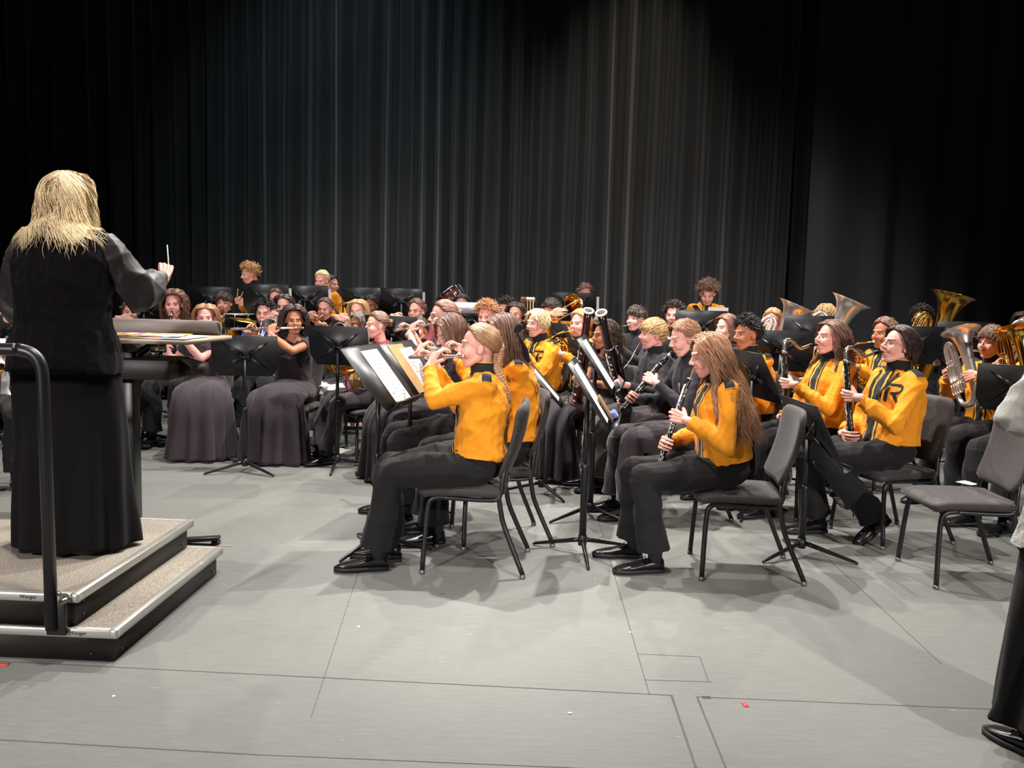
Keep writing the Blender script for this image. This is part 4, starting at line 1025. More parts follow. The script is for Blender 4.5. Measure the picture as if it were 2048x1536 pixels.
    M_ = wrinkle(M_, .022 if outfit == 'jacket' else .015, seed + 5, 24, (1, 1, .8)); M_ = wrinkle(M_, .004, seed + 8, 50, (1, 1, 1)) if lod < 2 else M_; nm = {'jacket': 'jacket', 'gown': 'bodice', 'black': 'shirt'}.get(outfit, 'shirt')
    top = obj(nm, M_, tm, bo)
    px_ = bvh_of(G().rings(torso_rings(P0, N0, [(t, w_ * wide, d_ * wide, s_) for t, w_, d_, s_ in prof], k)).M())
    if outfit == 'jacket':
        bv = bvh_of(M_); fw = nrm(np.array((ax[2], 0, -ax[0])))
        rg = torso_rings(P0, N0, [(.955, .085, .078, -.010), (.985, .074, .070, -.008), (1.035, .062, .064, .0), (1.10, .061, .063, .006)], k * (.4 + .6 * min(wide, 1.1)), 24, 2.0); ri = [c_ * .86 + c_.mean(0) * .14 for c_ in rg[::-1]]
        g = G(); g.rings(rg + ri[:3], cap=False); co = obj('collar', g, M_trim(), top)
        obj('collar_piping', G().tube(np.concatenate([rg[-1], rg[-1][:1]]), .0028, 5), M_gold(), co)
        if lod < 2:
            for s in (1, -1):
                for nmx, hw_, L_, o_, mt_ in (('shoulder_strap_edge', .031, .106, .006, M_gold()), ('shoulder_strap', .026, .098, .0095, M_trim())):
                    q = G(); nn = 9; V = []
                    for i in range(nn):
                        t = i / (nn - 1); e_ = 1 if t > .12 else .55
                        for j in (-1, -.33, .33, 1): V.append((.0 + j * hw_ * e_, t * L_, 0))
                    q.add(V, [(4 * i + j, 4 * i + j + 1, 4 * i + j + 5, 4 * i + j + 4) for i in range(nn - 1) for j in range(3)])
                    sn = nrm((0, -s * .62, -.78)); ey_ = nrm((0, s * .78, -.62)); o0 = N0 + np.array((-.005, s * .088 * k, -.022)) - sn * .14 + ey_ * (.004 if o_ > .007 else 0); d_ = drape(q, bv, o0, fw, ey_, sn, o_, .4)
                    if d_:
                        e_ = obj(nmx, d_, mt_, top)
            if R:
                g = stroke_pts(.105 * k); o0 = P0 + (N0 - P0) * .60 + fw * .30 + np.array((0, .070 * k, 0)); d_ = drape(g, bv, o0, (0, 1, 0), ax, -fw, .003, .35, proxy=px_)
                if d_: obj('letter_emblem', d_, M_trim(), top)
        elif R:
            g = stroke_pts(.080 * k); o0 = P0 + (N0 - P0) * .60 + fw * .30 + np.array((0, .070 * k, 0)); d_ = drape(g, bv, o0, (0, 1, 0), ax, -fw, .004, .35, proxy=px_)
            if d_: obj('letter_emblem', d_, M_trim(), top)
    elif outfit in ('black',):
        rg = torso_rings(P0, N0, [(.96, .078, .074, -.010), (1.0, .066, .066, -.004), (1.09, .061, .063, .006)], k, 24, 2.0); ri = [c_ * .9 + c_.mean(0) * .1 for c_ in rg[::-1]]
        obj('collar', G().rings(rg + ri[:2], cap=False), M_trim(), top)
    # ---- hair
    if hair:
        sc = []
        if torso_needed(hair):
            m1 = P0 + (N0 - P0) * .80
            sc = [(P0 + (N0 - P0) * .42, (.150 * k * wide, .17 * k * wide, .36)), (N0 + (0, 0, .02), (.066, .068, .12))] + ([(m1, (.122 * k, .218 * k * wide, .115))] if lod == 2 else [])
        obj('hair', make_hair(hair, A, lod, seed, sc, hairL, hn, bvh_of(M_) if sc and lod < 2 else None, sw), M_hair(hc), bo)
    if tail is not None:
        obj('braid', make_braid([A[:3, :3] @ np.array(p) + A[:3, 3] for p in tail[0]], tail[1], turns=tail[2]), M_hair(hc), bo)
    if glasses:
        g = G(); 
        for s in (1, -1):
            a = np.arange(17) * 2 * pi / 16; g.tube(np.stack([np.full(17, .088) - .004 * np.abs(np.cos(a)), .032 * s + .023 * np.cos(a), .003 + .018 * np.sin(a)], 1), .0014 if lod < 1 else .002, 5)
            g.tube(spline([(.083, .055 * s, .008), (.05, .078 * s, .008), (-.01, .082 * s, .004)], 6), .0013, 5)
        g.tube([(.090, -.009, .005), (.092, 0, .008), (.090, .009, .005)], .0013, 5)
        obj('glasses', g.M().xf(A), mat('glasses_frame', (60, 45, 45), .3, .5), bo)
    # ---- instrument
    io = None
    if inst and ia is not None and itag:
        io = place_inst(inst, W @ ia, itag)
        if inst == 'bassoon':
            mi = (np.linalg.inv(ia) @ np.append(mouth, 1))[:3]; e_ = np.array((.50, .0, -.045)); mm = (mi + e_) / 2 + np.array((.03, 0, 0))
            obj('bocal', G().tube(spline([mi, mi * .75 + e_ * .25 + (.012, 0, 0), mm, mi * .2 + e_ * .8 + (.03, 0, 0), e_ + (.02, 0, 0)], 18), np.linspace(.0028, .0048, 18), 8), M_chrome(), io)
    if not stand_ and chair_label:
        c = Rz @ np.array((chair_dx, 0, 0)) + root if cpos is None else cpos; chair(c[0], c[1], az if caz is None else caz, chair_label)
    return dict(W=W, A=A, P0=P0, N0=N0, S=S, k=k, body=bo, top=top, wr=wrists, el=elbows, hl=hl, mouth=mouth, ax=ax, Mtop=M_, kn=kn)
def torso_needed(h): return h in ('long', 'wavy', 'wavyback', 'longcurl', 'bob')
# ------------------------------------------------------------------ instruments (built at the mouth, x away from the player, z key side)
def fwdv(A): return nrm(A[:3, 0])
def ifr(mouth, d, up=(0, 0, 1)): return frame(d, up, mouth)
def tp(A, p): return A[:3, :3] @ np.array(p, float) + A[:3, 3]
def reed_hands(A, xl, xr, pose='play', sp=.85, fz=.5):
    X, Y, Z = A[:3, 0], A[:3, 1], A[:3, 2]
    return {1: (tp(A, (xl, 0, 0)), -X, -Y * sp + Z * fz, pose, (.084, 0, -.030)), -1: (tp(A, (xr, 0, 0)), -X, Y * sp + Z * fz, pose, (.084, 0, -.030))}
def i_clar(mouth, A, hy, dip, iaz, k, pp):
    d = radians(dip if dip is not None else 52); a = radians(hy if iaz is None else iaz); X = np.array((cos(d) * cos(a), cos(d) * sin(a), -sin(d)))
    B = ifr(mouth, X); return B, reed_hands(B, .25, .42)
def i_oboe(mouth, A, hy, dip, iaz, k, pp):
    d = radians(dip if dip is not None else 52); a = radians(hy if iaz is None else iaz); X = np.array((cos(d) * cos(a), cos(d) * sin(a), -sin(d)))
    B = ifr(mouth, X); return B, reed_hands(B, .27, .43)
def i_flute(mouth, A, hy, dip, iaz, k, pp):
    a = radians(iaz if iaz is not None else hy - 82); d = radians(dip or 4); X = np.array((cos(d) * cos(a), cos(d) * sin(a), -sin(d)))
    B = ifr(mouth + fwdv(A) * .010, X); X, Y, Z = B[:3, 0], B[:3, 1], B[:3, 2]
    return B, {1: (tp(B, (.20, 0, 0)), -X, -Y * .55 + Z * .8, 'play', (.080, 0, -.030)), -1: (tp(B, (.40, 0, 0)), -X, Y * .6 + Z * .75, 'play', (.080, 0, -.030))}
def i_trumpet(mouth, A, hy, dip, iaz, k, pp):
    a = radians(hy if iaz is None else iaz); d = radians(dip if dip is not None else 12); X = np.array((cos(d) * cos(a), cos(d) * sin(a), -sin(d))); B = ifr(mouth, X); X, Y, Z = B[:3, 0], B[:3, 1], B[:3, 2]
    return B, {1: (tp(B, (.235, 0, -.045)), Z, -Y * .8 + X * .5, 'grip', (.075, 0, -.030)), -1: (tp(B, (.22, 0, .035)), Z * .6 - X * .4, Y * .8 + X * .5, 'play', (.100, 0, -.035))}
def i_trombone(mouth, A, hy, dip, iaz, k, pp):
    a = radians(hy if iaz is None else iaz); d = radians(dip if dip is not None else 18); X = np.array((cos(d) * cos(a), cos(d) * sin(a), -sin(d))); B = ifr(mouth, X); X, Y, Z = B[:3, 0], B[:3, 1], B[:3, 2]
    return B, {1: (tp(B, (.10, .03, -.02)), Z, -Y * .4 + X * .8, 'grip', (.075, 0, -.030)), -1: (tp(B, (.40, -.03, -.05)), Z, X * .8 + Y * .5, 'relax', (.10, 0, -.02))}
def i_sax(mouth, A, hy, dip, iaz, k, pp):
    a = radians(hy if iaz is None else iaz); X = np.array((cos(a), sin(a), 0)); B = ifr(mouth, X, (0, 0, 1)); X, Y, Z = B[:3, 0], B[:3, 1], B[:3, 2]
    return B, {1: (tp(B, (.17, .0, -.16)), Z, -Y * .8 + X * .5, 'play', (.084, 0, -.030)), -1: (tp(B, (.145, .0, -.34)), Z, Y * .8 + X * .5, 'play', (.084, 0, -.030))}
def i_bcl(mouth, A, hy, dip, iaz, k, pp):
    a = radians(hy if iaz is None else iaz); d = radians(dip or 0); X = np.array((cos(d) * cos(a), cos(d) * sin(a), -sin(d))); B = ifr(mouth, X, (0, 0, 1)); X, Y, Z = B[:3, 0], B[:3, 1], B[:3, 2]
    return B, {1: (tp(B, (.245, .0, -.24)), Z, -Y * .9 + X * .3, 'play', (.086, 0, -.028)), -1: (tp(B, (.245, .0, -.50)), Z, Y * .9 + X * .3, 'play', (.086, 0, -.028))}
def i_bsn(mouth, A, hy, dip, iaz, k, pp):
    # pp = (top, bottom) of the tube in person space
    top, bot = np.array(pp[0]), np.array(pp[1]); B = frame(bot - top, (1, 0, .2), top); X, Y, Z = B[:3, 0], B[:3, 1], B[:3, 2]
    return B, {1: (tp(B, (pp[2], 0, 0)), -X, -np.array((0, 1, 0)) * .8 + np.array((1, 0, 0)) * .6, 'play', (.088, 0, -.034)), -1: (tp(B, (pp[3], 0, 0)), -X, np.array((0, 1, 0)) * .8 + np.array((1, 0, 0)) * .5, 'play', (.088, 0, -.034))}
def i_horn(mouth, A, hy, dip, iaz, k, pp):
    a = radians(hy - 12 if iaz is None else iaz); X = np.array((cos(a), sin(a), -.12)); B = ifr(mouth, X); X, Y, Z = B[:3, 0], B[:3, 1], B[:3, 2]
    return B, {1: (tp(B, (.245, .06, -.16)), Z, -Y * .9 + X * .1, 'grip', (.078, 0, -.035)), -1: (tp(B, (.02, -.17, -.30)), Z, X * .5 + Y * .4, 'relax', (.03, 0, -.02))}
def i_euph(mouth, A, hy, dip, iaz, k, pp):
    a = radians(hy if iaz is None else iaz); X = np.array((cos(a), sin(a), 0)); B = ifr(mouth, X); t = np.eye(4); t[:3, :3] = rotm('X', (dip or 0)); B = B @ t; X, Y, Z = B[:3, 0], B[:3, 1], B[:3, 2]
    return B, {-1: (tp(B, (.25, -.10, -.14)), Z, Y * .6 + X * .6, 'play', (.10, 0, -.03)), 1: (tp(B, (.27, .07, -.24)), Z, -Y * .7 + X * .7, 'grip', (.08, 0, -.03))}
def i_tuba(mouth, A, hy, dip, iaz, k, pp):
    B, h = i_euph(mouth, A, hy, dip, iaz, k, pp); X, Y, Z = B[:3, 0], B[:3, 1], B[:3, 2]
    return B, {-1: (tp(B, (.26, -.10, -.20)), Z, Y * .6 + X * .6, 'play', (.10, 0, -.03)), 1: (tp(B, (.26, .12, -.30)), Z, -Y * .7 + X * .7, 'grip', (.08, 0, -.03))}
INST = dict(clarinet=i_clar, oboe=i_oboe, flute=i_flute, trumpet=i_trumpet, cornet=i_trumpet, trombone=i_trombone, saxophone=i_sax, bass_clarinet=i_bcl, bassoon=i_bsn, french_horn=i_horn, euphonium=i_euph, tuba=i_tuba, baritone=i_euph, silver_tuba=i_tuba)

def loft_x(g, prof, seg=16):
    R = []; a = np.arange(seg) * 2 * pi / seg
    for x, r in prof: R.append(np.stack([np.full(seg, x), r * np.cos(a), r * np.sin(a)], 1))
    return g.rings(R)
def keys_on(x0, x1, n, r, seed, side=True):
    rs = random.Random(seed); g = G()
    g.tube([(x0, .007, r + .006), (x1, .007, r + .006)], .0016, 5); g.tube([(x0, -.008, r + .004), (x1, -.008, r + .004)], .0014, 5)
    for i in range(n):
        x = x0 + (x1 - x0) * (i + .5) / n + rs.uniform(-.004, .004); y = rs.choice((-.004, 0, .004)); q = rs.uniform(.0055, .0085)
        g.tube([(x, y, r - .001), (x, y, r + .004), (x, y, r + .006)], [q * .9, q, q * .7], 10)
        if rs.random() < .55: g.tube(spline([(x, y, r + .004), (x + .014, y + .008, r + .008), (x + .03, y + rs.choice((-.012, .014)), r - .001)], 5), .0018, 5)
        if side and rs.random() < .5:
            s = rs.choice((-1, 1)); g.tube([(x - .02, s * (r + .004), .002), (x + .02, s * (r + .004), .004)], .0016, 5); g.ball((x + .02, s * (r + .003), .004), (.007, .003, .005), 8, 6)
    for x in (x0, (x0 + x1) / 2, x1): g.tube([(x, .007, r - .002), (x, .007, r + .008)], .0022, 5)
    return g
def b_reed(kind):
    def f():
        t = empty(kind); eb = M_ebony(); sv = M_silver()
        if kind == 'clarinet':
            obj('mouthpiece', loft_x(G(), [(-.02, .003), (0, .0055), (.03, .009), (.055, .0125), (.06, .0125)]), eb, t)
            obj('ligature', loft_x(G(), [(.026, .0105), (.05, .0135)]), sv, t)
            obj('body_tube', loft_x(G(), [(.058, .0135), (.06, .016), (.12, .0155), (.122, .0135), (.30, .0135), (.42, .014), (.54, .0145), (.55, .017), (.57, .017), (.60, .020), (.635, .028), (.66, .038), (.664, .039), (.661, .034), (.60, .014)]), eb, t)
            g = G(); [loft_x(g, [(x, .0165), (x + .006, .0165)]) for x in (.118, .335, .545)]; loft_x(g, [(.657, .0392), (.664, .0392)]); obj('tenon_rings', g, sv, t)
            obj('keywork', keys_on(.14, .53, 13, .0138, 3), sv, t)
        else:
            obj('reed', G().tube([(-.008, 0, 0), (.02, 0, 0), (.055, 0, 0)], [.0035, .0022, .0035], 8, flat=.6), mat('cane', (205, 175, 120), .6), t)
            obj('body_tube', loft_x(G(), [(.05, .007), (.055, .010), (.07, .0095), (.30, .0115), (.32, .014), (.33, .0125), (.50, .0145), (.56, .017), (.60, .022), (.615, .024), (.617, .019), (.56, .010)]), eb, t)
            g = G(); [loft_x(g, [(x, .0145), (x + .006, .0145)]) for x in (.05, .315, .53)]; obj('tenon_rings', g, sv, t)
            obj('keywork', keys_on(.09, .53, 17, .0118, 8), sv, t)
        return t
    return f
def b_flute():
    t = empty('flute'); sv = M_silver()
    obj('body_tube', loft_x(G(), [(-.075, .002), (-.074, .0105), (-.07, .0105), (-.069, .0092), (.10, .0095), (.101, .0115), (.14, .0115), (.141, .0097), (.58, .0097), (.59, .0085)]), sv, t)
    obj('lip_plate', G().ball((0, -.002, .004), (.022, .014, .0085), 14, 10), sv, t)
    g = G()
    for i in range(13):
        x = .165 + i * .0265; g.tube([(x, 0, .0085), (x, 0, .013), (x, 0, .0145)], [.0078, .0082, .006], 12)
    g.tube([(.15, -.008, .010), (.50, -.008, .010)], .0022, 6); g.tube([(.50, -.010, .006), (.58, -.010, .006)], .002, 6)
    for i in range(5): g.tube(spline([(.24 + i * .06, -.008, .011), (.25 + i * .06, -.014, .007), (.265 + i * .06, -.013, -.003)], 5), .0018, 5)
    for x in (.53, .555): g.tube([(x, 0, .008), (x, 0, .0135)], .0085, 12)
    obj('keywork', g, mat('bright_keys', (235, 225, 210), .22, 1.0), t); return t
def bell_prof(x0, x1, r0, r1, n=14, p=2.6):
    """thin flaring shell, outside then inside"""
    o = [(x0 + (x1 - x0) * (i / n), r0 + (r1 - r0) * ((i / n) ** p) + (r1 * .0)) for i in range(n + 1)]
    rim = [(x1 + .002, r1 + .002), (x1 + .003, r1 - .001)]; return o + rim + [(x, max(r - .002, .002)) for x, r in o[::-1]]
def shell(g, path, rad, seg=28, rim=.003):
    """bell: tapered tube along a path with open mouth and inner wall"""
    P = np.asarray(path, float); r = np.asarray(rad, float); T = np.gradient(P, axis=0); T /= np.linalg.norm(T, axis=1)[:, None]; u = np.array((1.0, .03, .02)); R = []; a = np.arange(seg) * 2 * pi / seg; fr_ = []
    for i in range(len(P)):
        u = u - T[i] * u.dot(T[i]); u /= np.linalg.norm(u); w_ = np.cross(T[i], u); fr_.append((u.copy(), w_)); R.append(P[i] + r[i] * (np.cos(a)[:, None] * w_ + np.sin(a)[:, None] * u))
    u, w_ = fr_[-1]; E = np.cos(a)[:, None] * w_ + np.sin(a)[:, None] * u; R.append(P[-1] + T[-1] * rim * .6 + (r[-1] + rim) * E); R.append(P[-1] + T[-1] * rim + (r[-1] - .001) * E)
    for i in range(len(P) - 2, int(len(P) * .35), -1):
        u, w_ = fr_[i]; R.append(P[i] + max(r[i] - .0025, .003) * (np.cos(a)[:, None] * w_ + np.sin(a)[:, None] * u))
    return g.rings(R)
def valves(g, c, ax, ln, r, gap, n, along=(1, 0, 0), cap=True):
    c = np.array(c, float); ax = nrm(ax); along = nrm(along)
    for i in range(n):
        p = c + along * gap * (i - (n - 1) / 2); g.tube([p, p + ax * .006, p + ax * .008, p + ax * (ln - .008), p + ax * (ln - .006), p + ax * ln], [r * .8, r * 1.1, r, r, r * 1.1, r * .8], 14)
        g.tube([p + ax * ln, p + ax * (ln + .03)], .003, 6); g.tube([p + ax * (ln + .028), p + ax * (ln + .033)], .008, 10)
def mpiece(g, r=.013):
    return loft_x(g, [(-.004, r * .8), (0, r), (.012, r * .85), (.022, r * .4), (.05, r * .42), (.085, r * .38)])
def b_trumpet(kind, silver):
    def f():
        t = empty(kind); mt = M_silver() if silver else M_brass()
        obj('mouthpiece', mpiece(G(), .0135), M_silver(), t)
        g = G(); g.tube([(.07, 0, 0), (.40, 0, 0)], .0058, 8); g.tube(spline([(.40, 0, 0), (.435, 0, -.012), (.445, 0, -.035), (.435, 0, -.058), (.40, 0, -.07)], 12), .0062, 8); g.tube([(.40, 0, -.07), (.25, 0, -.07)], .0062, 8)
        g.tube(spline([(.20, .012, -.07), (.08, .03, -.07), (.045, .034, -.05), (.04, .034, -.03), (.05, .034, -.005), (.09, .034, .002)], 16), .0065, 8)
        g.tube([(.12, 0, -.02), (.12, .034, -.02)], .003, 6); obj('tubing', g, mt, t)
        P = [(.09 + .39 * i / 16, .034, .002) for i in range(17)]; obj('bell', shell(G(), P, [.0065 + .054 * (i / 16) ** 4.2 + .006 * i / 16 for i in range(17)]), mt, t)
        g = G(); valves(g, (.225, .012, -.095), (0, 0, 1), .115, .0105, .027, 3); obj('valves', g, mt, t); return t
    return f
def b_trombone():
    t = empty('trombone'); mt = M_brass(); obj('mouthpiece', mpiece(G(), .015), M_silver(), t)
    g = G(); g.tube([(.07, -.0, 0), (.72, -.0, 0)], .007, 8); g.tube(spline([(.72, 0, 0), (.765, 0, -.01), (.785, 0, -.045), (.765, 0, -.08), (.72, 0, -.09)], 12), .0075, 8); g.tube([(.72, 0, -.09), (.10, 0, -.09)], .007, 8)
    g.tube([(.36, 0, 0), (.36, 0, -.09)], .005, 6); obj('slide', g, M_silver(), t)
    g = G(); g.tube([(.10, 0, -.09), (-.10, .02, -.09)], .008, 8); g.tube(spline([(-.10, .03, -.09), (-.22, .05, -.07), (-.26, .08, -.02), (-.22, .11, .02), (-.10, .12, .03)], 18), .009, 8); g.tube([(.10, 0, -.05), (.10, .12, .03)], .005, 6); obj('tuning_slide', g, mt, t)
    P = [(-.10 + .50 * i / 16, .12, .03) for i in range(17)]; obj('bell', shell(G(), P, [.010 + .085 * (i / 16) ** 4 + .012 * i / 16 for i in range(17)]), mt, t); return t
def b_sax():
    t = empty('saxophone'); mt = M_brass(); obj('mouthpiece', loft_x(G(), [(-.02, .003), (0, .007), (.03, .011), (.05, .0115), (.055, .0115)]), M_ebony(), t)
    obj('neck', G().tube(spline([(.04, 0, 0), (.10, 0, .012), (.145, 0, .005), (.165, 0, -.03), (.17, 0, -.06)], 14), np.linspace(.008, .012, 14), 10), mt, t)
    P = spline([(.17, 0, -.05), (.16, 0, -.25), (.145, 0, -.42), (.15, 0, -.50), (.19, 0, -.545), (.245, 0, -.51), (.265, 0, -.42), (.285, 0, -.30), (.30, 0, -.25)], 34)
    s_ = np.linspace(0, 1, 34); obj('body_tube', shell(G(), P, .012 + .026 * s_ + .034 * np.clip((s_ - .80) / .2, 0, 1) ** 2), mt, t)
    g = G(); rs = random.Random(5)
    for i in range(13):
        z = -.10 - i * .028; x = .168 - .0 * i - .02 * (i / 13); r = .016 + .012 * i / 13; g.tube([(x + r + .001, 0, z), (x + r + .007, 0, z)], .009 + .006 * i / 13, 12)
    g.tube([(.19, .014, -.08), (.175, .02, -.45)], .003, 6); g.tube([(.185, -.016, -.08), (.175, -.022, -.45)], .003, 6)
    for i in range(4): g.tube([(.16, .025, -.15 - i * .07), (.17, .036, -.15 - i * .07)], .012, 10)
    obj('keywork', g, mt, t); return t
def b_bcl():
    t = empty('bass_clarinet'); eb = M_ebony(); sv = M_chrome()
    obj('mouthpiece', loft_x(G(), [(-.02, .004), (0, .008), (.03, .013), (.055, .0155), (.058, .0155)]), eb, t)
    g = G().tube(spline([(.05, 0, 0), (.085, 0, -.008), (.12, 0, -.014), (.150, 0, .006), (.180, 0, .040), (.215, 0, .055), (.242, 0, .040), (.245, 0, .005), (.245, 0, -.02)], 30), np.linspace(.0105, .0135, 30), 14); g.tube([(.245, 0, -.035), (.245, 0, -.015)], .020, 14); obj('neck', g, sv, t)
    obj('body_tube', G().tube([(.245, 0, -.03), (.245, 0, -.04), (.245, 0, -.44), (.245, 0, -.445), (.245, 0, -.47), (.245, 0, -.475), (.245, 0, -.85)], [.017, .0185, .0185, .021, .021, .0195, .020], 16), eb, t)
    P = spline([(.245, 0, -.85), (.245, 0, -.90), (.265, 0, -.935), (.305, 0, -.935), (.335, 0, -.90), (.350, 0, -.85)], 18); s_ = np.linspace(0, 1, 18); obj('bell', shell(G(), P, .021 + .012 * s_ + .025 * s_ ** 5), sv, t)
    k = keys_on(.06, .82, 22, .019, 12); A = np.zeros((4, 4)); A[0, 2] = 1; A[1, 1] = 1; A[2, 0] = -1; A[3, 3] = 1; A[0, 3] = .245; obj('keywork', k.M().xf(A), sv, t)
    obj('peg', G().tube([(.262, 0, -.93), (.262, 0, -1.02)], .005, 8), sv, t); return t
def b_bassoon(dark):
    def f():
        t = empty('bassoon'); wd = M_maple() if not dark else mat('black_maple', (20, 14, 16), .18); sv = M_silver(); L = 1.10
        obj('bell_ring', loft_x(G(), [(.012, .029), (-.003, .030), (-.005, .040), (.001, .044), (.009, .042), (.016, .030)], 24), mat('ivory', (245, 242, 228), .35), t)
        obj('bell_mouth', loft_x(G(), [(-.001, .0295), (.000, .0295)], 24), mat('bore_dark', (48, 24, 18), .6), t)
        obj('body_tube', loft_x(G(), [(.018, .030), (.10, .029), (.16, .027), (.25, .031), (.30, .0315), (.305, .030), (.62, .026)], 20), wd, t)
        g = loft_x(G(), [(.62, .026), (.63, .028), (L - .02, .030), (L, .026)], 20); g.v[-1] = g.v[-1] * (1, 1.0, 1.5) + (0, 0, -.02); obj('boot_joint', g, wd, t)
        obj('wing_joint', G().tube([(.30, 0, -.047), (.63, 0, -.044)], [.016, .020], 14), wd, t)
        g = G(); [loft_x(g, [(x, .0325), (x + .012, .0325)], 20) for x in (.295, .62, L - .03)]
        for x in (.36, .43, .47, .54, .60, .66, .74, .80, .88): g.tube([(x, .004, .028), (x, .004, .038)], .012, 12); g.tube([(x, .018, .026), (x, .034, .012)], .008, 10)
        g.tube([(.33, .012, .036), (.95, .012, .036)], .003, 6); obj('keywork', g, sv, t); return t
    return f
def b_horn():
    t = empty('french_horn'); mt = M_brass(); obj('mouthpiece', mpiece(G(), .0115), M_silver(), t)
    c = np.array((.20, 0, -.17)); g = G(); g.tube(spline([(.07, 0, 0), (.16, .01, .0), (.26, .02, -.03), (.325, .02, -.10), (.335, .02, -.18)], 16), .0065, 8)
    for j, (r, y) in enumerate(((.135, .0), (.120, .022), (.100, .0), (.085, .024))):
        a = np.linspace(0, 2 * pi, 40); g.tube(np.stack([c[0] + r * np.cos(a), y + .01 * np.sin(a), c[2] + r * np.sin(a) * .95], 1), .0085 if j < 2 else .0068, 8)
    for i in range(3): g.tube([(.16 + i * .03, .03, -.25), (.16 + i * .03, .03, -.10)], .0062, 8)
    obj('coiled_tubing', g, mt, t)
    P = spline([(.33, -.01, -.20), (.29, -.03, -.30), (.20, -.06, -.335), (.10, -.10, -.33), (.02, -.14, -.32), (-.04, -.17, -.31)], 26); s_ = np.linspace(0, 1, 26)
    obj('bell', shell(G(), P, .010 + .030 * s_ + .105 * s_ ** 5), mt, t)
    g = G(); valves(g, (.20, .045, -.14), (0, .25, 1), .05, .016, .034, 3, (1, 0, .2)); obj('valves', g, mt, t); return t
def b_tuba(kind, sc, silver, fr_r, bt=1.0):
    def f():
        t = empty(kind); mt = M_silver() if silver else M_brass(); q = lambda P: [np.array(p) * sc for p in P]; ht = np.array
        obj('mouthpiece', mpiece(G(), .0165), M_silver(), t)
        g = G(); g.tube(spline([(.07, 0, 0), (.12, .0, -.01), (.17, -.02 * sc, -.04 * sc), (.22 , -.06 * sc, -.08 * sc), (.24, -.09 * sc, -.12 * sc)], 14), .0068 * sc, 8)
        x = .22
        # outer bow on the player's left side of the horn: down, under and up into the bell
        for y0, y1, r in ((-.105, .01, .013), (-.075, -.02, .010), (-.045, -.03, .008)):
            g.tube(spline([(x + .02, y0 * sc, -.10 * sc), (x + .02, y0 * sc, .02 * sc), (x + .02, (y0 + .02) * sc, .07 * sc), (x + .02, (y0 + y1) / 2 * sc, .09 * sc), (x + .02, (y1 - .015) * sc, .06 * sc), (x + .02, y1 * sc, -.02 * sc), (x + .02, y1 * sc, -.34 * sc)], 28), r * sc, 10)
        for i in range(4): g.tube(spline([(x + .05, (-.095 + .028 * i) * sc, -.28 * sc), (x + .055, (-.095 + .028 * i) * sc, -.36 * sc), (x + .055, (-.083 + .028 * i) * sc, -.375 * sc), (x + .05, (-.071 + .028 * i) * sc, -.36 * sc), (x + .05, (-.071 + .028 * i) * sc, -.28 * sc)], 12), .0065 * sc, 8)
        obj('tubing', g, mt, t)
        P = spline([(x, -.115 * sc, -.08 * sc), (x, -.120 * sc, -.30 * sc), (x, -.105 * sc, -.42 * sc), (x, -.05 * sc, -.47 * sc), (x, .02 * sc, -.47 * sc), (x, .075 * sc, -.42 * sc), (x, .095 * sc, -.32 * sc), (x, .10 * sc, -.12 * sc), (x, .10 * sc, (-.12 + .20 * bt) * sc), (x, .10 * sc, (-.12 + .32 * bt) * sc), (x, .10 * sc, (-.12 + .38 * bt) * sc)], 46)
        s_ = np.linspace(0, 1, 46); r = (.014 + .036 * s_) * sc + fr_r * np.clip((s_ - .55) / .45, 0, 1) ** 3.6 + .01 * np.clip((s_ - .5) / .5, 0, 1)
        obj('bell', shell(G(), P, r, 36, .004), mt, t)
        g = G(); valves(g, (x + .05, -.055 * sc, -.27 * sc), (0, 0, 1), .15 * sc, .0125 * sc, .029 * sc, 4 if sc > 1.2 else 3, (0, 1, 0)); obj('valves', g, mt, t); return t
    return f
BUILD = dict(clarinet=b_reed('clarinet'), oboe=b_reed('oboe'), flute=b_flute, trumpet=b_trumpet('trumpet', False), cornet=b_trumpet('cornet', True), trombone=b_trombone, saxophone=b_sax, bass_clarinet=b_bcl,
             french_horn=b_horn, euphonium=b_tuba('euphonium', .86, True, .080, .68), baritone=b_tuba('baritone_horn', .80, False, .095, .55), tuba=b_tuba('tuba', 1.35, False, .13), silver_tuba=b_tuba('tuba', 1.12, True, .105))
def place_inst(kind, Wm, it):
    lb, gp = it if isinstance(it, tuple) else (it, None)
    key = kind
    if kind == 'bassoon': dark = 'black' in lb; key = 'bassoon%d' % dark; b = b_bassoon(dark)
    else: b = BUILD[kind]
    o = proto(key, b, M4(Wm)); return tag(o, lb, {'silver_tuba': 'tuba', 'bass_clarinet': 'clarinet', 'baritone': 'horn', 'french_horn': 'horn', 'euphonium': 'horn', 'cornet': 'trumpet'}.get(kind, kind), gp)
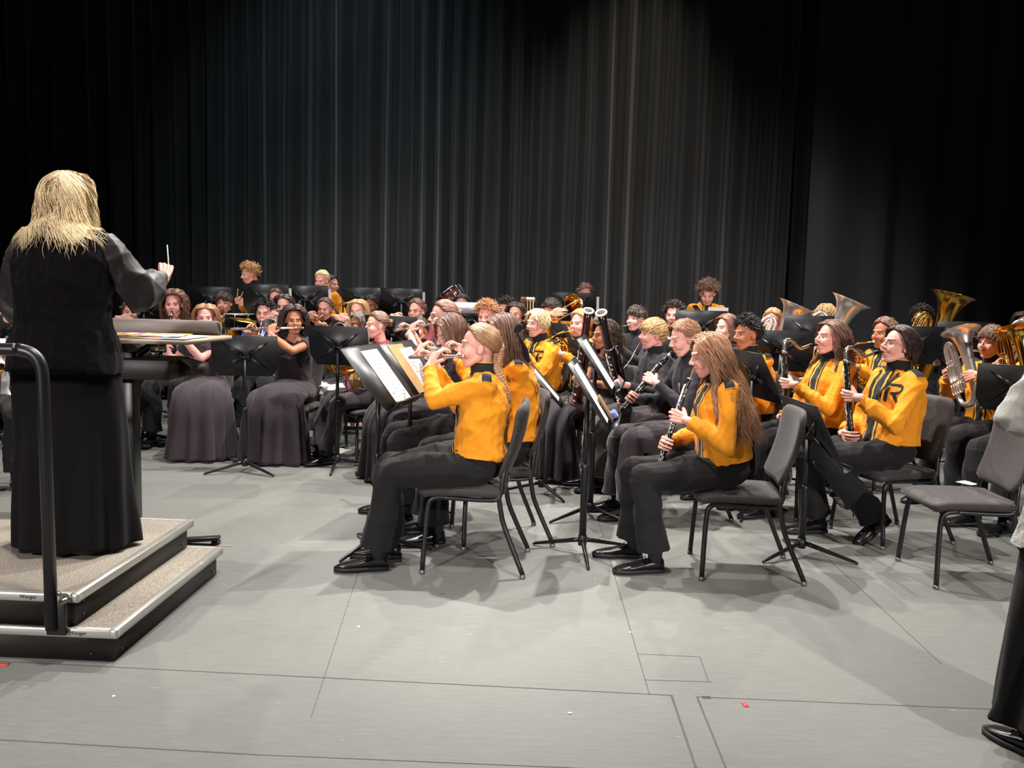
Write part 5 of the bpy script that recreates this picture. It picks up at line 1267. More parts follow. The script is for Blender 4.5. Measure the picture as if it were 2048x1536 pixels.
# ------------------------------------------------------------------ conductor and onlooker
def _ch(toL):
    R_ = toL(at(331, 541, 4.42)); L_ = toL(at(45, 640, 4.50))
    return {-1: (R_, (.1, .75, .5), (.75, .25, .7), 'fist'), 1: (L_, (0, -1, .3), (1, -.2, 0), 'grip')}
cond = person('person conducting, seen from behind, with shoulder-length blonde hair and long black dress', 138, 402, 4.06, 84, 'velvet', hair='wavy', hc='pale_blonde', hairL=.42, stand_=True, sw=.72, zb=.278, hands=_ch, wide=1.24, lod=0, hn=2.4, legs=False, hem=.014, lean=2, elb={-1: (-.1, -.5, -1.2), 1: (-.1, .25, -1)})
_b0, _b1 = at(338, 545, 4.44), at(334.5, 490, 4.50)
_t = empty('baton', _b0); obj('stick', G().tube([(0, 0, 0), tuple(_b1 - _b0)], [.0042, .0022], 8), M_white(), _t); obj('grip', G().tube([tuple((_b0 - _b1) * .25), (0, 0, 0), tuple((_b1 - _b0) * .12)], [.006, .009, .004], 10), mat('cork', (190, 160, 120), .7), _t)
tag(_t, 'thin white baton held upright in the conductor raised fist', 'baton')
def _vh(toL): return {1: (toL(at(2150, 890, 2.95)), (0, 0, 1), (.2, -1, -.3), 'relax'), -1: (toL(at(2260, 900, 2.8)), (0, 0, 1), (.3, 1, -.3), 'relax')}
person('person in grey knit sweater and long black skirt cut off by the right edge', 2190, 575, 2.92, 104, 'knit', hair='short', hc='brown', stand_=True, hands=_vh, elb={1: (-.0, 1.4, -.15)}, hem=.12, wide=1.05, lod=0)
# ------------------------------------------------------------------ the players
def pl(label, who, u, v, D, az, inst=None, what=None, ggrp=None, ch=True, **k):
    it = ('%s played by the %s' % (what, who), ggrp) if inst else None
    return person(label, u, v, D, az, inst=inst, itag=it, chair_label=('black padded chair seating the %s' % who) if ch and not k.get('stand_') else None, **k)
PR = {}
YG = 'players in mustard jackets'; GG = 'players in long dark gowns'
# --- front row
front = pl('person in mustard jacket with blonde braid playing flute, nearest the camera at centre', 'nearest player with a blonde braid', 955, 695, 4.80, 186, 'flute', 'silver flute', hair='back', hc='dark_blonde', skin='fair', iaz=-64, dip=5, faz=186, hp=-4, group=YG,
   tail=([(-.085, 0, .085), (-.112, .0, .03), (-.115, .005, -.03), (-.112, .02, -.09), (-.135, .045, -.15), (-.172, .06, -.21), (-.19, .065, -.27)], .027, 8), lean=-2, feet={1: (.46, 0, 0), -1: (.40, 0, 0)}, cpos=(-.225, 4.84), caz=176, kaz=0, knees=.10, elb={1: (.3, .9, -1.1), -1: (.3, -.8, -1)})
pl('person in mustard jacket with very long wavy brown hair playing oboe, front right', 'front player with very long wavy hair', 1416, 712, 4.85, 184, 'oboe', 'black oboe', hair='wavyback', hc='light_brown', hairL=.66, hn=1.4, iaz=10, dip=72, hp=12, group=YG, lean=7, cpos=(1.25, 4.85), caz=176, feet={1: (.34, 0, 0), -1: (.40, 0, -.06)}, knees=.10, elb={1: (-.3, .5, -1), -1: (-.1, -.4, -1)})
PR['bow'] = pl('person in mustard jacket with black ribbon bow in brown hair, behind the braided flutist', 'player with the black ribbon bow', 1003, 672, 5.35, 192, 'flute', 'silver flute', hair='long', hc='brown', hairL=.40, iaz=-70, hp=10, group=YG)
pl('person with straight brown hair and lowered head playing flute between two flutists', 'player with lowered head', 902, 668, 5.9, 200, 'flute', 'silver flute', hair='long', hc='brown', hairL=.34, iaz=-75, hp=24, lean=8, outfit='black', ch=False)
PR['strap'] = pl('person in mustard jacket and glasses with black shoulder strap playing bass clarinet at right', 'player in glasses with shoulder strap', 1795, 693, 5.6, 192, 'bass_clarinet', 'black bass clarinet with curved silver neck', hair='bob', hairL=.14, hc='dark_brown', R=True, glasses=True, iaz=0, dip=8, hp=-14, group=YG, lean=-4, chair_dx=-.04, caz=198, feet={1: (.08, 32, 0), -1: (.30, 0, 0)}, knees=.12)
pl('person in mustard jacket with long wavy brown hair playing bass clarinet behind the music stands', 'long haired player right of centre', 1660, 678, 6.25, 194, 'bass_clarinet', 'tall black bass clarinet', hair='wavy', hc='brown', hairL=.46, iaz=0, hp=-10, dip=6, group=YG, lean=-2)
pl('person in mustard jacket with curly black top and faded sides playing saxophone', 'player with curly black top hair', 1492, 670, 6.85, 205, 'saxophone', 'brass saxophone', hair='curly', hc='black', skin='tan', group=YG, iaz=0)
# --- double reeds
PR['shirt_cl'] = pl('person in black shirt with short brown hair looking down along a black clarinet', 'short haired player looking down', 1368, 678, 6.05, 192, 'clarinet', 'long black clarinet', hair='short', hc='light_brown', outfit='black', pants=(60, 50, 56), iaz=0, dip=50, hp=14)
PR['shirt_bsn'] = pl('person in black shirt and medal with blond fringe playing the black bassoon', 'blond player in black shirt with medal', 1305, 670, 6.85, 192, 'bassoon', 'black bassoon', hair='fringe', hc='blonde', skin='pink', outfit='black', pants=(66, 56, 60), hp=-2, wide=1.12, playpos=(at(1202, 625, 6.25), at(1262, 880, 6.8), .60, .82))
PR['gown_bsn'] = pl('person in dark gown with long curly black hair and glasses playing the red-brown bassoon', 'long curly haired player in gown', 1207, 672, 7.3, 205, 'bassoon', 'red-brown bassoon', hair='longcurl', hc='dark_brown', skin='tan', outfit='gown', glasses=True, hairL=.44, group=GG, playpos=(at(1177, 621, 6.65), at(1146, 830, 7.1), .62, .86))
# --- gowns, front left
pl('person in dark gown with auburn pinned-up hair and glasses playing flute', 'player with pinned-up auburn hair', 884, 634, 7.1, 200, 'flute', 'silver flute', hair='updo', hc='auburn', outfit='gown', glasses=True, iaz=-76, dip=8, group=GG, elb={1: (.5, .6, -1)}, skin='fair')
pl('person in dark gown with curly hair playing flute and looking aside, behind the left stand', 'tan player with curly hair in gown', 588, 642, 7.85, 266, 'flute', 'silver flute', hair='longcurl', hc='dark_brown', skin='tan', outfit='gown', faz=290, iaz=-94, dip=3, hairL=.32, group=GG, elb={1: (.5, .9, -.6)})
pl('person in dark gown with straight light brown hair playing flute behind the conductor desk', 'player in gown behind the conductor desk', 412, 637, 7.9, 282, 'flute', 'silver flute', hair='long', hc='light_brown', outfit='gown', iaz=-98, dip=14, hairL=.30, group=GG, skin='pink')
pl('person in maroon striped sweater with brown hair gathered back playing french horn', 'player in maroon sweater', 752, 652, 7.75, 212, 'french_horn', 'brass french horn', hair='updo', hc='brown', outfit=((150, 26, 52),), pants=(60, 50, 58), feet={1: (.5, 0, 0), -1: (.5, 0, 0)})
pl('person in grey knitted hat and dark clothes playing french horn behind a tall stand', 'player in the grey hat', 716, 650, 8.5, 222, 'french_horn', 'french horn with shining bell', hair='short', hc='grey', skin='brown', outfit='black', pants=(66, 56, 62), khs=1)
pl('person with long curly auburn hair and white shirt playing clarinet, beside the conductor arm', 'player in white shirt', 348, 610, 8.5, 278, 'clarinet', 'black clarinet', hair='longcurl', hc='auburn', outfit=((226, 226, 230),), skin='pink', hairL=.28)
pl('person in blue jacket and glasses with curly black hair playing a silver cornet', 'player in the blue jacket', 529, 628, 8.9, 270, 'cornet', 'silver cornet', hair='curly', hc='black', outfit=((38, 70, 190),), glasses=True, dip=50)
# --- left and middle back rows
pl('person in mustard jacket with short dark hair playing trumpet, left of the blue jacket', 'dark haired trumpeter left of the blue jacket', 449, 607, 10.3, 268, 'trumpet', 'brass trumpet', hair='fringe', hc='dark_brown', R=True, group=YG, ch=True)
pl('person in teal top with short brown hair playing trumpet under the conductor elbow', 'trumpeter under the conductor elbow', 262, 625, 9.3, 290, 'trumpet', 'brass trumpet', hair='short', hc='brown', outfit=((30, 90, 120),))
pl('person in mustard jacket with tied-back hair at the far left edge of the stage', 'player at the far left edge', 8, 615, 9.0, 292, 'flute', 'silver flute', hair='back', hc='brown', group=YG)
pl('person in white shirt and dark trousers cut off by the left edge of the photo', 'seated player in white shirt at the left edge', -34, 640, 6.5, 310, 'saxophone', 'brass saxophone', hair='short', hc='brown', outfit=((226, 226, 230),))
pl('person in dark top seated behind the blue jacket, face mostly hidden', 'half hidden player behind the blue jacket', 553, 600, 10.0, 268, None, hair='short', hc='brown', outfit='black')
pl('person with dark bangs seated between the blue jacket and the curly haired flutist', 'player with dark bangs', 568, 615, 9.2, 268, 'cornet', 'silver cornet', hair='bob', hc='dark_brown', outfit='black')
pl('person in mustard jacket with short brown hair playing trumpet, below the two standing players', 'trumpeter below the two standing players', 650, 620, 10.0, 262, 'trumpet', 'brass trumpet', hair='short', hc='brown', group=YG)
pl('person with straight blonde hair seated left of a dark haired player under the wide stands', 'blonde player under the wide stands', 716, 624, 9.4, 258, 'cornet', 'silver cornet', hair='long', hc='blonde', outfit='black', hairL=.3)
pl('person with short black hair seated behind the blonde player under the wide stands', 'short black haired player under the wide stands', 741, 613, 10.6, 258, 'trumpet', 'brass trumpet', hair='short', hc='black', skin='brown', outfit='black')
pl('person with glasses and short brown hair playing trumpet alone in the back middle', 'player with glasses in the back middle', 833, 623, 9.5, 245, 'trumpet', 'brass trumpet', hair='short', hc='brown', glasses=True, outfit=((120, 30, 34),))
pl('person in mustard jacket peeking from behind the raised forearm of the pinned-up flutist', 'player behind the raised forearm', 838, 660, 8.4, 245, 'trumpet', 'brass trumpet', hair='short', hc='dark_brown', group=YG, skin='light')
pl('person with curly ginger hair looking down, behind the lowered-head player', 'player with curly ginger hair', 973, 632, 8.5, 252, 'clarinet', 'black clarinet', hair='curly', hc='ginger', skin='pink', outfit='black', hp=12)
pl('person with long dark hair in dark sweater seated right of the ginger haired player', 'player with long dark hair in sweater', 1032, 630, 9.5, 246, 'clarinet', 'black clarinet', hair='long', hc='dark_brown', outfit='black', skin='light', hairL=.32)
pl('person with dark hair behind the white music sheet and microphone stand', 'dark haired player by the microphone', 924, 612, 10.2, 262, None, hair='short', hc='dark_brown', outfit='black')
pl('person with short dark curls mostly hidden left of the long dark haired player', 'hidden dark curly player', 1011, 622, 9.8, 255, None, hair='curly', hc='dark_brown', outfit='black')
pl('person in mustard jacket with short wavy blonde hair playing saxophone, centre', 'player with short wavy blonde hair', 1074, 648, 7.9, 218, 'saxophone', 'brass saxophone', hair='pixie', hc='pale_blonde', R=True, iaz=0, group=YG)
pl('person in mustard jacket with dark fringe playing trombone beside the centre stand', 'dark fringed trombonist', 1103, 622, 9.3, 232, 'trombone', 'brass trombone', hair='fringe', hc='dark_brown', iaz=62, dip=-15, skin='light', group=YG)
pl('person in mustard jacket with short blond hair playing horn left of the bassoon bells', 'short blond player left of the bassoon bells', 1160, 648, 8.1, 228, 'french_horn', 'brass french horn', hair='short', hc='blonde', skin='pink', R=True, group=YG)
pl('person with dark bangs playing french horn between the bassoon and the blond player', 'horn player with dark bangs', 1272, 638, 8.8, 222, 'french_horn', 'brass french horn', hair='fringe', hc='dark_brown', outfit='black', skin='pink')
pl('person with dark curly hair seated behind the short haired clarinet player', 'dark curly player in the back right', 1348, 632, 9.0, 246, 'french_horn', 'brass french horn', hair='curly', hc='dark_brown', outfit='black', skin='pink')
pl('person with straight light brown hair behind the curly black haired saxophonist', 'light brown haired player behind the saxophonist', 1452, 657, 8.2, 205, 'cornet', 'silver cornet', hair='bob', hc='auburn', outfit='black')
pl('person in mustard jacket with short blond hair left of the first silver tuba', 'blond player beside the first silver tuba', 1545, 644, 8.8, 240, 'silver_tuba', 'silver tuba with upright bell', hair='short', hc='blonde', skin='pink', iaz=20, dip=-22, group=YG)
pl('person in mustard jacket with blond bowl-cut hair playing silver tuba', 'blond bowl-cut player', 1650, 637, 8.2, 236, 'silver_tuba', 'second silver tuba with upright bell', hair='bowl', hc='blonde', iaz=20, dip=-22, group=YG)
pl('person in mustard jacket with brown hair behind the glasses-wearing bass clarinetist', 'brown haired player behind the bass clarinetist', 1768, 668, 7.2, 205, 'french_horn', 'brass french horn', hair='short', hc='brown', group=YG, skin='tan')
pl('person with dark curly hair and glasses beside the large brass tuba bell', 'curly haired tuba player', 1842, 640, 8.9, 240, 'tuba', 'large brass tuba', hair='curly', hc='dark_brown', glasses=True, outfit='black', iaz=25, dip=-14)
pl('person in mustard jacket with short brown hair playing silver euphonium at right', 'euphonium player', 1982, 686, 6.7, 205, 'euphonium', 'silver euphonium', hair='fringe', hc='brown', skin='light', group=YG, iaz=-10, dip=26)
pl('person in mustard jacket cut off at the right edge holding a brass baritone', 'player cut off at the right edge', 2100, 668, 6.0, 200, 'baritone', 'brass baritone horn', hair='short', hc='dark_brown', group=YG, iaz=-5, dip=20)
pl('person with long dark hair at the right edge behind the euphonium player', 'dark haired player at the right edge', 2050, 652, 8.4, 230, 'silver_tuba', 'third silver tuba', hair='long', hc='dark_brown', outfit='black', iaz=15, dip=-18)
# --- standing percussionists
pl('person standing in mustard jacket with curly blond hair holding drumsticks at back left', 'x', 499, 549, 10.45, 215, None, hair='curly', hc='blonde', stand_=True, hp=10, group=YG, outfit='jacket', hands=lambda toL: {1: (toL(at(484, 606, 10.2)), (0, 0, 1), (.9, -.3, 0), 'grip'), -1: (toL(at(476, 602, 10.2)), (0, 0, 1), (.9, .3, 0), 'grip')})
pl('person standing in mustard jacket with tied-back blonde hair beside another percussionist', 'x', 643, 562, 10.8, 255, None, hair='back', hc='pale_blonde', stand_=True, hp=8, group=YG)
pl('person standing in mustard jacket with short dark hair in profile facing right', 'x', 664, 570, 11.3, 325, None, hair='short', hc='dark_brown', stand_=True, group=YG)
PR['afro'] = pl('person standing in mustard jacket with bushy brown curls looking down at back right', 'x', 1415, 588, 9.4, 258, None, hair='afro', hc='brown', stand_=True, hp=28, R=True, group=YG)
pl('person standing behind the back centre stand with only brown hair visible', 'x', 1170, 586, 11.3, 280, None, hair='short', hc='brown', stand_=True, hp=20, group=YG)
# ------------------------------------------------------------------ music stands with their sheets
MU = mat('printed_music', (222, 222, 224), .8, kind='music'); TAN = mat('tan_card', (176, 140, 92), .7); PAP = mat('blank_paper', (225, 226, 230), .8)
def sh(sy, sz, lb, w=.216, h=.28, m=None, nm='music_sheet', ang=0): return (sy, sz, w, h, nm, m or MU, lb, ang)
t_, A_, l_ = stand(762, 752, 5.02, -12, 38, 'black music stand in front of the braided flutist, pole closest at centre-left', la=-120, ds=1.25, sheet=[sh(.07, -.01, 'sheet of printed music on the stand before the braided flutist', .25, .36)])
tp_ = lambda A, p: A[:3, :3] @ np.array(p, float) + A[:3, 3]
def prop(nm, g, m_, A, p, label, cat, ang=0):
    Pm = np.eye(4); Pm[:3, 0] = A[:3, :3] @ (0, 1, 0); Pm[:3, 1] = A[:3, 2]; Pm[:3, 2] = A[:3, 0]; Pm[:3, 3] = tp_(A, p); Pm[:3, :3] = Pm[:3, :3] @ rotm('Z', ang)
    o = tag(obj(nm, g, m_), label, cat); o.matrix_world = M4(Pm); return o
prop('rosin_card', G().box((0, 0, .003), (.06, .03, .004)), TAN, A_, (.034, -.10, -.195), 'small tan card lying in the tray of the front left stand', 'card')
t_, A_, l_ = stand(826, 735, 5.75, -14, 37, 'black music stand with tan folder and sheet, second from the braided flutist', la=20, ds=1.2, sheet=[sh(-.06, -.0, 'tan paper folder on the second stand left of the braided flutist', .25, .36, TAN, 'paper_folder'), sh(.07, -.02, 'white printed sheet beside the tan folder', .22, .33)])
t_, A_, l_ = stand(1182, 785, 5.05, -8, 33, 'black music stand in front of the long haired oboist, nearest of the middle stands', la=-88, ds=1.3, sheet=[sh(0, .0, 'white sheet on the nearest middle stand, seen nearly edge-on', .27, .36)])
prop('glasses_case', G().box((0, 0, .0), (.13, .05, .035), bev=.012), mat('blue_pattern', (90, 110, 170), .4, kind='cloth'), A_, (.036, .11, -.185), 'blue and white patterned case in the tray of the nearest middle stand', 'case')
prop('reed_box', G().box((0, 0, .0), (.10, .16, .012), bev=.004), mat('brown_card', (130, 98, 60), .5), A_, (.022, .05, -.12), 'brown cardboard reed box leaning on the nearest middle stand', 'box')
t_, A_, l_ = stand(1196, 728, 5.85, -10, 34, 'black music stand directly behind the nearest middle stand', la=-30, ds=1.25, sheet=[sh(0, .0, 'white sheet on the second middle stand, below the bassoon bells', .27, .36)])
prop('clear_case', G().box((0, 0, .0), (.15, .05, .03), bev=.008), mat('pale_case', (170, 172, 168), .3), A_, (.036, .06, -.178), 'pale plastic case in the tray of the second middle stand', 'case')
t_, A_, l_ = stand(1092, 770, 6.55, -4, 42, 'black music stand reaching from behind the ribbon player toward the red bassoon', la=-60, ds=1.1, sheet=[sh(0, .0, 'white sheet on the stand right of the ribbon player'), ])
stand(1512, 752, 6.15, 8, 28, 'black music stand behind the long wavy haired oboist shoulder', la=10, ds=1.15, sheet=[sh(-.04, -.02, 'white sheet on the stand behind the oboist')])
stand(1624, 868, 5.12, 4, 27, 'low black music stand with ribbed back beside the oboist chair', la=-28, ds=1.3)
stand(490, 712, 7.05, 97, 16, 'black music stand with ribbed back in front of the two flutists in gowns', la=-30)
stand(678, 692, 7.30, 80, 16, 'black music stand with ribbed back right of the tan flutist', la=-88, sheet=[sh(-.16, .0, 'white sheet edge behind the stand right of the tan flutist', .2)])
for i, (u, v, D, az, lb) in enumerate(((423, 600, 11.2, 92, 'leftmost of the high black stands in the back row'), (532, 598, 10.0, 90, 'high black stand in front of the curly blond percussionist'),
        (612, 600, 10.2, 88, 'high black stand in front of the standing blonde percussionist'), (728, 602, 11.0, 92, 'left one of two high stands right of the percussionists'), (803, 604, 11.0, 92, 'right one of two high stands right of the percussionists'),
        (1148, 614, 10.4, 84, 'high black stand in front of the mostly hidden standing player'))):
    stand(u, v, D, az, 10, lb, la=20 * i, sheet=[sh(-.20, -.01, 'white sheet beside the ' + lb.replace('of the high black stands ', 'stand ').replace('high black stand', 'high stand').replace('of two high stands', 'high stand'), .17, .27, PAP)] if i else None)
for u, v, D, az, t, lb in ((1560, 702, 7.1, 84, 14, 'black stand with ribbed back behind the left bass clarinet'), (1622, 668, 7.9, 92, 14, 'black stand below the blond bowl-cut tuba player'), (1822, 690, 7.7, 88, 14, 'black stand in front of the curly haired tuba player'),
        (1925, 680, 8.0, 92, 14, 'black stand between the brass tuba and the euphonium player'), (2042, 778, 5.7, 62, 24, 'black stand at the right edge behind the empty chair'), (290, 622, 9.9, 92, 12, 'black stand behind the trumpeter under the conductor elbow'),
        (-4, 668, 7.9, 110, 14, 'black stand cut off by the left edge'), (1170, 716, 7.85, 22, 22, 'black stand left of the curly haired bassoonist'), (1346, 716, 7.5, 60, 20, 'black stand between the blond bassoonist and the clarinet player'),
        (1400, 655, 8.7, 96, 12, 'black stand in front of the bushy haired percussionist'), (1124, 680, 8.4, 18, 20, 'black stand right of the short blonde saxophonist'), (786, 668, 7.9, 70, 18, 'black stand between maroon sweater and pinned-up flutist'),
        (297, 705, 8.2, 95, 16, 'black stand behind the conductor desk'), (938, 640, 9.2, 92, 12, 'black stand holding a wide white sheet behind the lowered-head player')):
    s_ = [sh(0, 0, 'wide white sheet on the stand behind the lowered-head player', .4, .12, PAP)] if u == 938 else [sh(-.16, .07, 'white sheet in front of the bushy haired percussionist', .2, .26, PAP)] if u == 1400 else None
    if u == 938:
        t_, A_, l_ = stand(u, v, D, az, t, lb, la=u % 70); 
        Bk = A_.copy(); prop('music_sheet', G().box((0, 0, 0), (.40, .11, .002)), PAP, A_, (-.03, 0, .135), 'wide white card clipped to the back of the stand behind the lowered-head player', 'sheet music')
    else: stand(u, v, D, az, t, lb, la=u % 70, sheet=s_)

# ------------------------------------------------------------------ chairs without a player on them
_c = ground(1925, 1150); _e = ground(1797, 1122); _g2 = ground(1870, 1178); _fm = (_e + _g2) / 2; _d = nrm(ground(1985, 1128) - _e)
_az = math.degrees(math.atan2(-_d[1], -_d[0])); _cc = _fm + _d * .205
chair(_cc[0], _cc[1], _az, 'empty black padded chair with a small card on its seat, front right')
_o = tag(obj('seat_card', G().box((0, 0, 0), (.075, .10, .0015)).box((.02, .03, .001), (.05, .04, .0012)), mat('card_print', (225, 222, 215), .6)), 'small white printed card lying on the empty chair seat', 'card'); _q = at(1935, 965, 5.0); _q = ground(1935, 966, .4595); _o.location = _q; _o.rotation_euler = (0, 0, .5)

# ------------------------------------------------------------------ percussion at the back
def legs3(t, h, mt, r=.008, spread=.26, z0=.32):
    for k in range(3): R_ = rotm('Z', 20 + 120 * k); obj('leg', G().tube([R_ @ np.array(p) for p in ((.0, 0, z0), (spread, 0, .012), (spread + .02, 0, .006))], r, 8), mt, t)
    obj('pole', G().tube([(0, 0, .12), (0, 0, h)], r * 1.2, 8), mt, t)
def snare(u, v, D, lb):
    p = at(u, v, D); t = empty('snare_drum', (p[0], p[1], 0)); z = p[2]; legs3(t, z - .09, M_chrome())
    obj('shell', G().tube([(0, 0, z - .08), (0, 0, z + .07)], .175, 32), mat('drum_shell', (40, 40, 44), .3, .4), t)
    obj('drumhead', G().tube([(0, 0, z + .07), (0, 0, z + .074)], .172, 32), mat('drumhead', (215, 212, 205), .6), t)
    g = G()
    for zz in (z - .078, z + .066): a = np.linspace(0, 2 * pi, 37); g.tube(np.stack([.18 * np.cos(a), .18 * np.sin(a), np.full(37, zz)], 1), .008, 8)
    for k in range(8): a = k * pi / 4; g.tube([(.188 * cos(a), .188 * sin(a), z - .075), (.188 * cos(a), .188 * sin(a), z + .07)], .005, 6)
    obj('hoops', g, M_chrome(), t); tag(t, lb, 'drum')
snare(480, 641, 10.05, 'snare drum on a chrome stand in front of the curly blond percussionist')
def cymbal(u, v, D, tilt, lb, r=.2):
    p = at(u, v, D); t = empty('suspended_cymbal', (p[0], p[1], 0)); z = p[2]; legs3(t, z + .03, M_chrome()); A = np.eye(4); A[:3, :3] = rotm('Y', tilt); A[2, 3] = z
    pr = [(.0, .02), (.03, .018), (.045, .006), (r * .6, .0), (r, -.012), (r, -.0135), (r * .6, -.0015), (.045, .004), (0, .016)]
    a = np.arange(36) * 2 * pi / 36; R_ = [np.stack([q * np.cos(a) + 1e-5, q * np.sin(a), np.full(36, zz)], 1) for q, zz in pr]
    obj('cymbal_plate', G().rings(R_).M().xf(A), mat('cymbal_bronze', (205, 165, 85), .3, 1.0), t); obj('felt_nut', G().tube([(0, 0, z + .02), (0, 0, z + .045)], .012, 10), mat('felt', (60, 58, 56), .9), t); tag(t, lb, 'cymbal')
cymbal(496, 640, 9.7, 10, 'tilted bronze cymbal left of the curly blond percussionist stand'); cymbal(686, 608, 10.4, -22, 'steeply tilted bronze cymbal right of the standing players'); cymbal(684, 640, 9.9, 60, 'bronze cymbal hanging nearly upright right of the seated trumpeter', .16)
def tom(u, v, D, lb):
    p = at(u, v, D); t = empty('tom_drum', (p[0], p[1], 0)); z = p[2]; legs3(t, z - .1, M_chrome()); A = np.eye(4); A[:3, :3] = rotm('Y', -38); A[2, 3] = z
    obj('shell', G().tube([(0, 0, -.11), (0, 0, .11)], .13, 30).M().xf(A), mat('drum_maroon', (80, 30, 26), .3), t)
    g = G()
    for zz in (-.11, .11): a = np.linspace(0, 2 * pi, 37); g.tube(np.stack([.135 * np.cos(a), .135 * np.sin(a), np.full(37, zz)], 1), .008, 8)
    for k in range(6): a = k * pi / 3; g.tube([(.142 * cos(a), .142 * sin(a), -.1), (.142 * cos(a), .142 * sin(a), .1)], .006, 6)
    obj('hoops', g.M().xf(A), M_chrome(), t); obj('drumhead', G().tube([(0, 0, .111), (0, 0, .114)], .128, 30).M().xf(A), mat('drumhead', (215, 212, 205), .6), t); tag(t, lb, 'drum')
tom(902, 598, 10.9, 'tilted maroon tom drum with chrome hoops behind the flute section')
def mic(u, v, u2, v2, D, lb):
    p = at(u, v, D); q = at(u2, v2, D); t = empty('microphone_stand', (q[0], q[1], 0)); legs3(t, q[2], M_black()); d = p - np.array((q[0], q[1], 0))
    obj('boom_arm', G().tube([(0, 0, q[2]), tuple(d)], .008, 8), M_black(), t); n = nrm(d - np.array((0, 0, q[2]))); obj('microphone', G().tube([d, d + n * .02, d + n * .13, d + n * .14], [.012, .02, .017, .01], 12), mat('mic_grey', (70, 70, 74), .35, .6), t); tag(t, lb, 'microphone')
mic(930, 588, 950, 616, 10.6, 'boom microphone stand beside the tilted maroon drum')
def rack(u, v, D, lb):
    p = at(u, v, D); t = empty('mallet_rack', (p[0], p[1], 0)); z = p[2]; legs3(t, z - .25, M_black()); obj('tray', G().box((0, 0, z), (.17, .10, .014), bev=.004), mat('rack_wood', (120, 78, 52), .5, kind='wood'), t)
    tag(t, lb, 'rack')
    for i, (x, c, hd) in enumerate(((-.06, (110, 50, 40), (150, 110, 80)), (-.035, (90, 40, 34), (120, 80, 60)), (-.005, (170, 120, 80), (228, 222, 210)), (.025, (200, 160, 110), (232, 228, 220)), (.055, (206, 170, 120), (226, 220, 205)))):
        m_ = empty('mallet', (p[0] + x, p[1] - .055, z - .18)); obj('shaft', G().tube([(0, 0, -.16), (0, 0, .19)], .0055, 8), mat('mallet_%d' % i, c, .5), m_); obj('mallet_head', G().ball((0, .01, .205), (.020, .020, .018)), mat('mallet_head_%d' % i, hd, .9), m_)
        tag(m_, ['dark red shafted mallet at the left of the mallet rack', 'second dark mallet from the left on the rack', 'brown shafted mallet with white head in the middle of the rack', 'pale shafted mallet right of the middle one on the rack', 'rightmost pale mallet on the rack'][i], 'mallet', 'mallets hanging on the rack')
rack(1056, 602, 9.6, 'wooden mallet rack holding mallets left of the centre stand')
for nm, u0, v0, u1, v1, lb in (('drumstick', 474, 600, 476, 578, 'upright drumstick held by the curly blond percussionist'), ('drumstick', 478, 602, 486, 584, 'second drumstick held by the curly blond percussionist')):
    a_, b_ = at(u0, v0, 10.0), at(u1, v1, 9.95); o = obj(nm, G().tube([(0, 0, 0), tuple((b_ - a_) * .85), tuple((b_ - a_) * .95), tuple(b_ - a_)], [.008, .006, .007, .004], 8), mat('stick_wood', (206, 172, 120), .5)); o.location = a_; tag(o, lb, 'drumstick')
# ------------------------------------------------------------------ small belongings
g = G(); rs = np.random.RandomState(3)
for i in range(16): g.ball(rs.randn(3) * (.07, .05, .045), (.07, .06, .055), 10, 8)
M_ = wrinkle(blob(g, .012, 1), .03, 2, 40, (1, 1, 1)); o = tag(obj('plastic_bag', M_, mat('bag_white', (205, 205, 208), .3)), 'crumpled white plastic bag on the chair behind the tan flutist', 'bag'); o.location = at(645, 782, 8.0) + (0, .1, 0)
g = G().caps([(0, 0, .16), (-.03, 0, .05), (.02, 0, -.08), (.06, 0, -.14)], [.06, .10, .10, .05]); M_ = blob(g, .01, 2); M_.v[:, 1] *= .4; wrinkle(M_, .03, 4, 36)
o = tag(obj('sequin_cloth', M_, mat('gold_sequins', (170, 120, 50), .3, .8, kind='sequin')), 'gold sequined cloth with red edge hanging over the grey hat player\'s knee', 'cloth'); o.location = at(726, 772, 7.62)
obj('red_edge', G().tube(spline([(-.13, -.035, .14), (-.135, -.035, .0), (-.07, -.04, -.10), (.02, -.04, -.18), (.10, -.03, -.17)], 16), .008, 8), mat('red_lining', (150, 20, 44), .6), o)
def medal(pr, y, t_, lb, cols=((200, 200, 215), (60, 70, 130), (190, 60, 60))):
    P0, N0, ax, k = pr['P0'], pr['N0'], pr['ax'], pr['k']; fw = nrm(np.array((ax[2], 0, -ax[0]))); bv = bvh_of(pr['Mtop']); o0 = P0 + (N0 - P0) * t_ + fw * .3 + np.array((0, y, 0)); h = bv.ray_cast(Vector(o0), Vector(-fw), .4)
    if h[0] is None: return
    p = np.array(h[0]) + fw * .006; A = frame(fw, (0, 0, 1), p); o = None; t = empty('medal', mw=M4(pr['W'] @ A)); 
    for i, c in enumerate(cols): obj('ribbon', G().box((0, (i - 1) * .010, .02), (.003, .010, .045)), mat('ribbon_%d_%d_%d' % c, c, .7), t)
    obj('disc', G().tube([(-.001, 0, -.015), (.003, 0, -.015)], .016, 16), M_brass(), t); tag(t, lb, 'medal')
medal(PR['gown_bsn'], .07, .62, 'ribboned brass medal on the gown of the curly haired bassoonist'); medal(PR['shirt_bsn'], .06, .55, 'ribboned brass medal on the black shirt of the blond bassoonist'); medal(PR['shirt_cl'], .06, .6, 'red and white ribboned medal on the clarinet player\'s black shirt', ((200, 60, 60), (225, 225, 230), (60, 80, 150)))
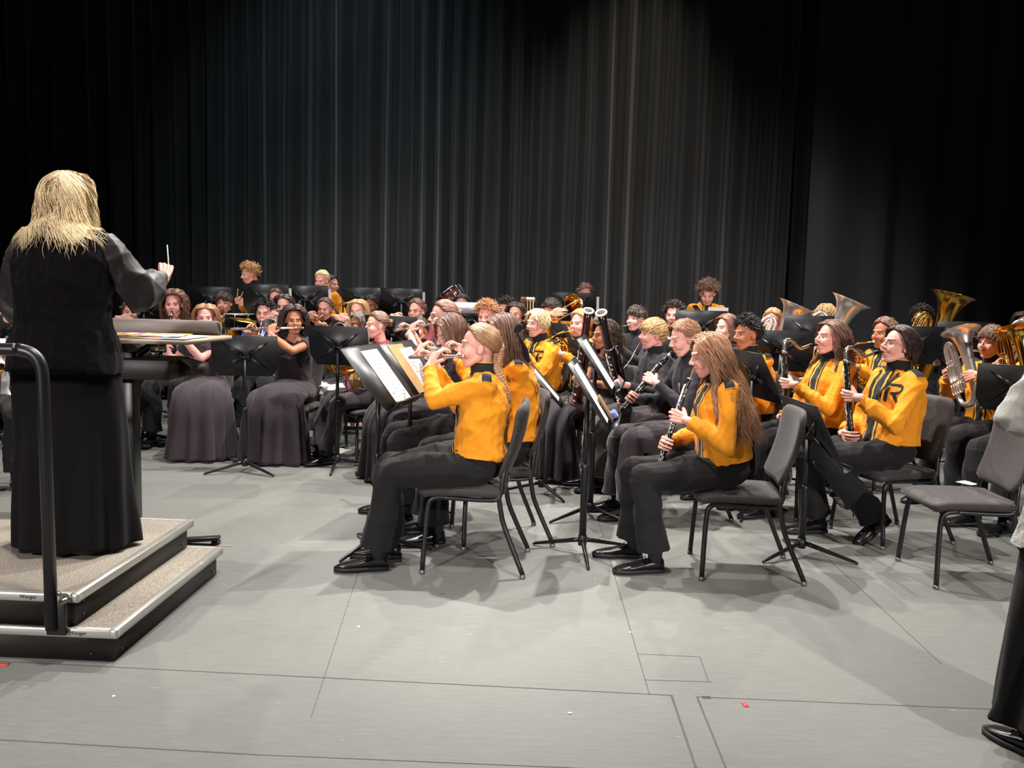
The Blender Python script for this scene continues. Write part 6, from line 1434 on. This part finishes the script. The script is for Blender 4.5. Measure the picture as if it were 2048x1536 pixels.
# bow in the hair of the second flutist
b = PR['bow']; A = b['A']; W = b['W']; g = G()
for s in (-1, 1):
    g.tube(spline([(0, 0, 0), (-.02, s * .02, .035), (-.03, s * .035, .015), (-.01, s * .02, -.005), (0, 0, 0)], 14), np.array([.004, .012, .016, .018, .018, .016, .014, .012, .010, .010, .008, .006, .004, .003]) * 1.5, 8, flat=.4)
    g.tube(spline([(0, 0, 0), (-.02, s * .015, -.06), (-.03, s * .03, -.12), (-.03, s * .03, -.19)], 12), np.linspace(.010, .032, 12), 8, flat=.25)
g.ball((0, 0, 0), .012); B = np.eye(4); B[:3, :3] = rotm('Z', 50); B[:3, 3] = (-.060, .098, .025); obj('hair_bow', g.M().xf(A @ B), M_trim(), b['body'])
# strap of the nearest bass clarinetist, and the one across the bushy haired percussionist
def strap(pr, y0, y1, nm, wd=.02, fr=(.98, .12), side=1):
    P0, N0, ax, k = pr['P0'], pr['N0'], pr['ax'], pr['k']; fw = nrm(np.array((ax[2], 0, -ax[0]))); bv = bvh_of(pr['Mtop']); g = G(); n = 26; V = []
    for i in range(n):
        t = i / (n - 1); c = np.array((y0 + (y1 - y0) * t, fr[0] + (fr[1] - fr[0]) * t)); 
        for j in (-1, 0, 1): V.append((c[0] + j * wd, c[1] * np.linalg.norm(N0 - P0) + j * wd * .4, 0))
    g.add(V, [(3 * i + j, 3 * i + j + 1, 3 * i + j + 4, 3 * i + j + 3) for i in range(n - 1) for j in (0, 1)]); d_ = drape(g, bv, P0 + fw * .3, (0, 1, 0), ax, -fw, .006, .36)
    if d_: obj(nm, d_, M_trim(), pr['body'])
strap(PR['strap'], .10, -.06, 'neck_strap', .016, (.95, .25)); strap(PR['strap'], -.09, -.05, 'neck_strap', .014, (.95, .30)); strap(PR['afro'], -.13, .12, 'shoulder_strap_band', .024, (.95, .35))
# lyre clip on the lap of the front flutist
q = front; kx = (q['kn'][1] * .25 + q['P0'] * .75); g = G().box((0, 0, 0), (.05, .012, .006))
for i in range(4): g.tube(spline([(.02 * i - .03, 0, .003), (.02 * i - .025, .014, .014), (.02 * i - .015, 0, .02), (.02 * i - .01, -.012, .008)], 8), .003, 6)
o = tag(obj('lyre_clip', g, M_brass()), 'small brass clip lying on the lap of the braided flutist', 'clip'); _q = at(916, 908, 4.68); o.location = _q; o.rotation_euler = (0, -.5, .4)
for (u, v, a, lb, c) in ((706, 850, 10, 'printed programme lying on the floor behind the maroon sweater player', (232, 200, 160)), (668, 902, -20, 'white paper lying on the floor behind the ribbed stand', (225, 220, 215))):
    o = tag(obj('paper_sheet', G().box((0, 0, .001), (.22, .29, .002)), mat('floor_paper_%d' % u, c, .7)), lb, 'paper'); o.location = ground(u, v); o.rotation_euler = (0, 0, radians(a))
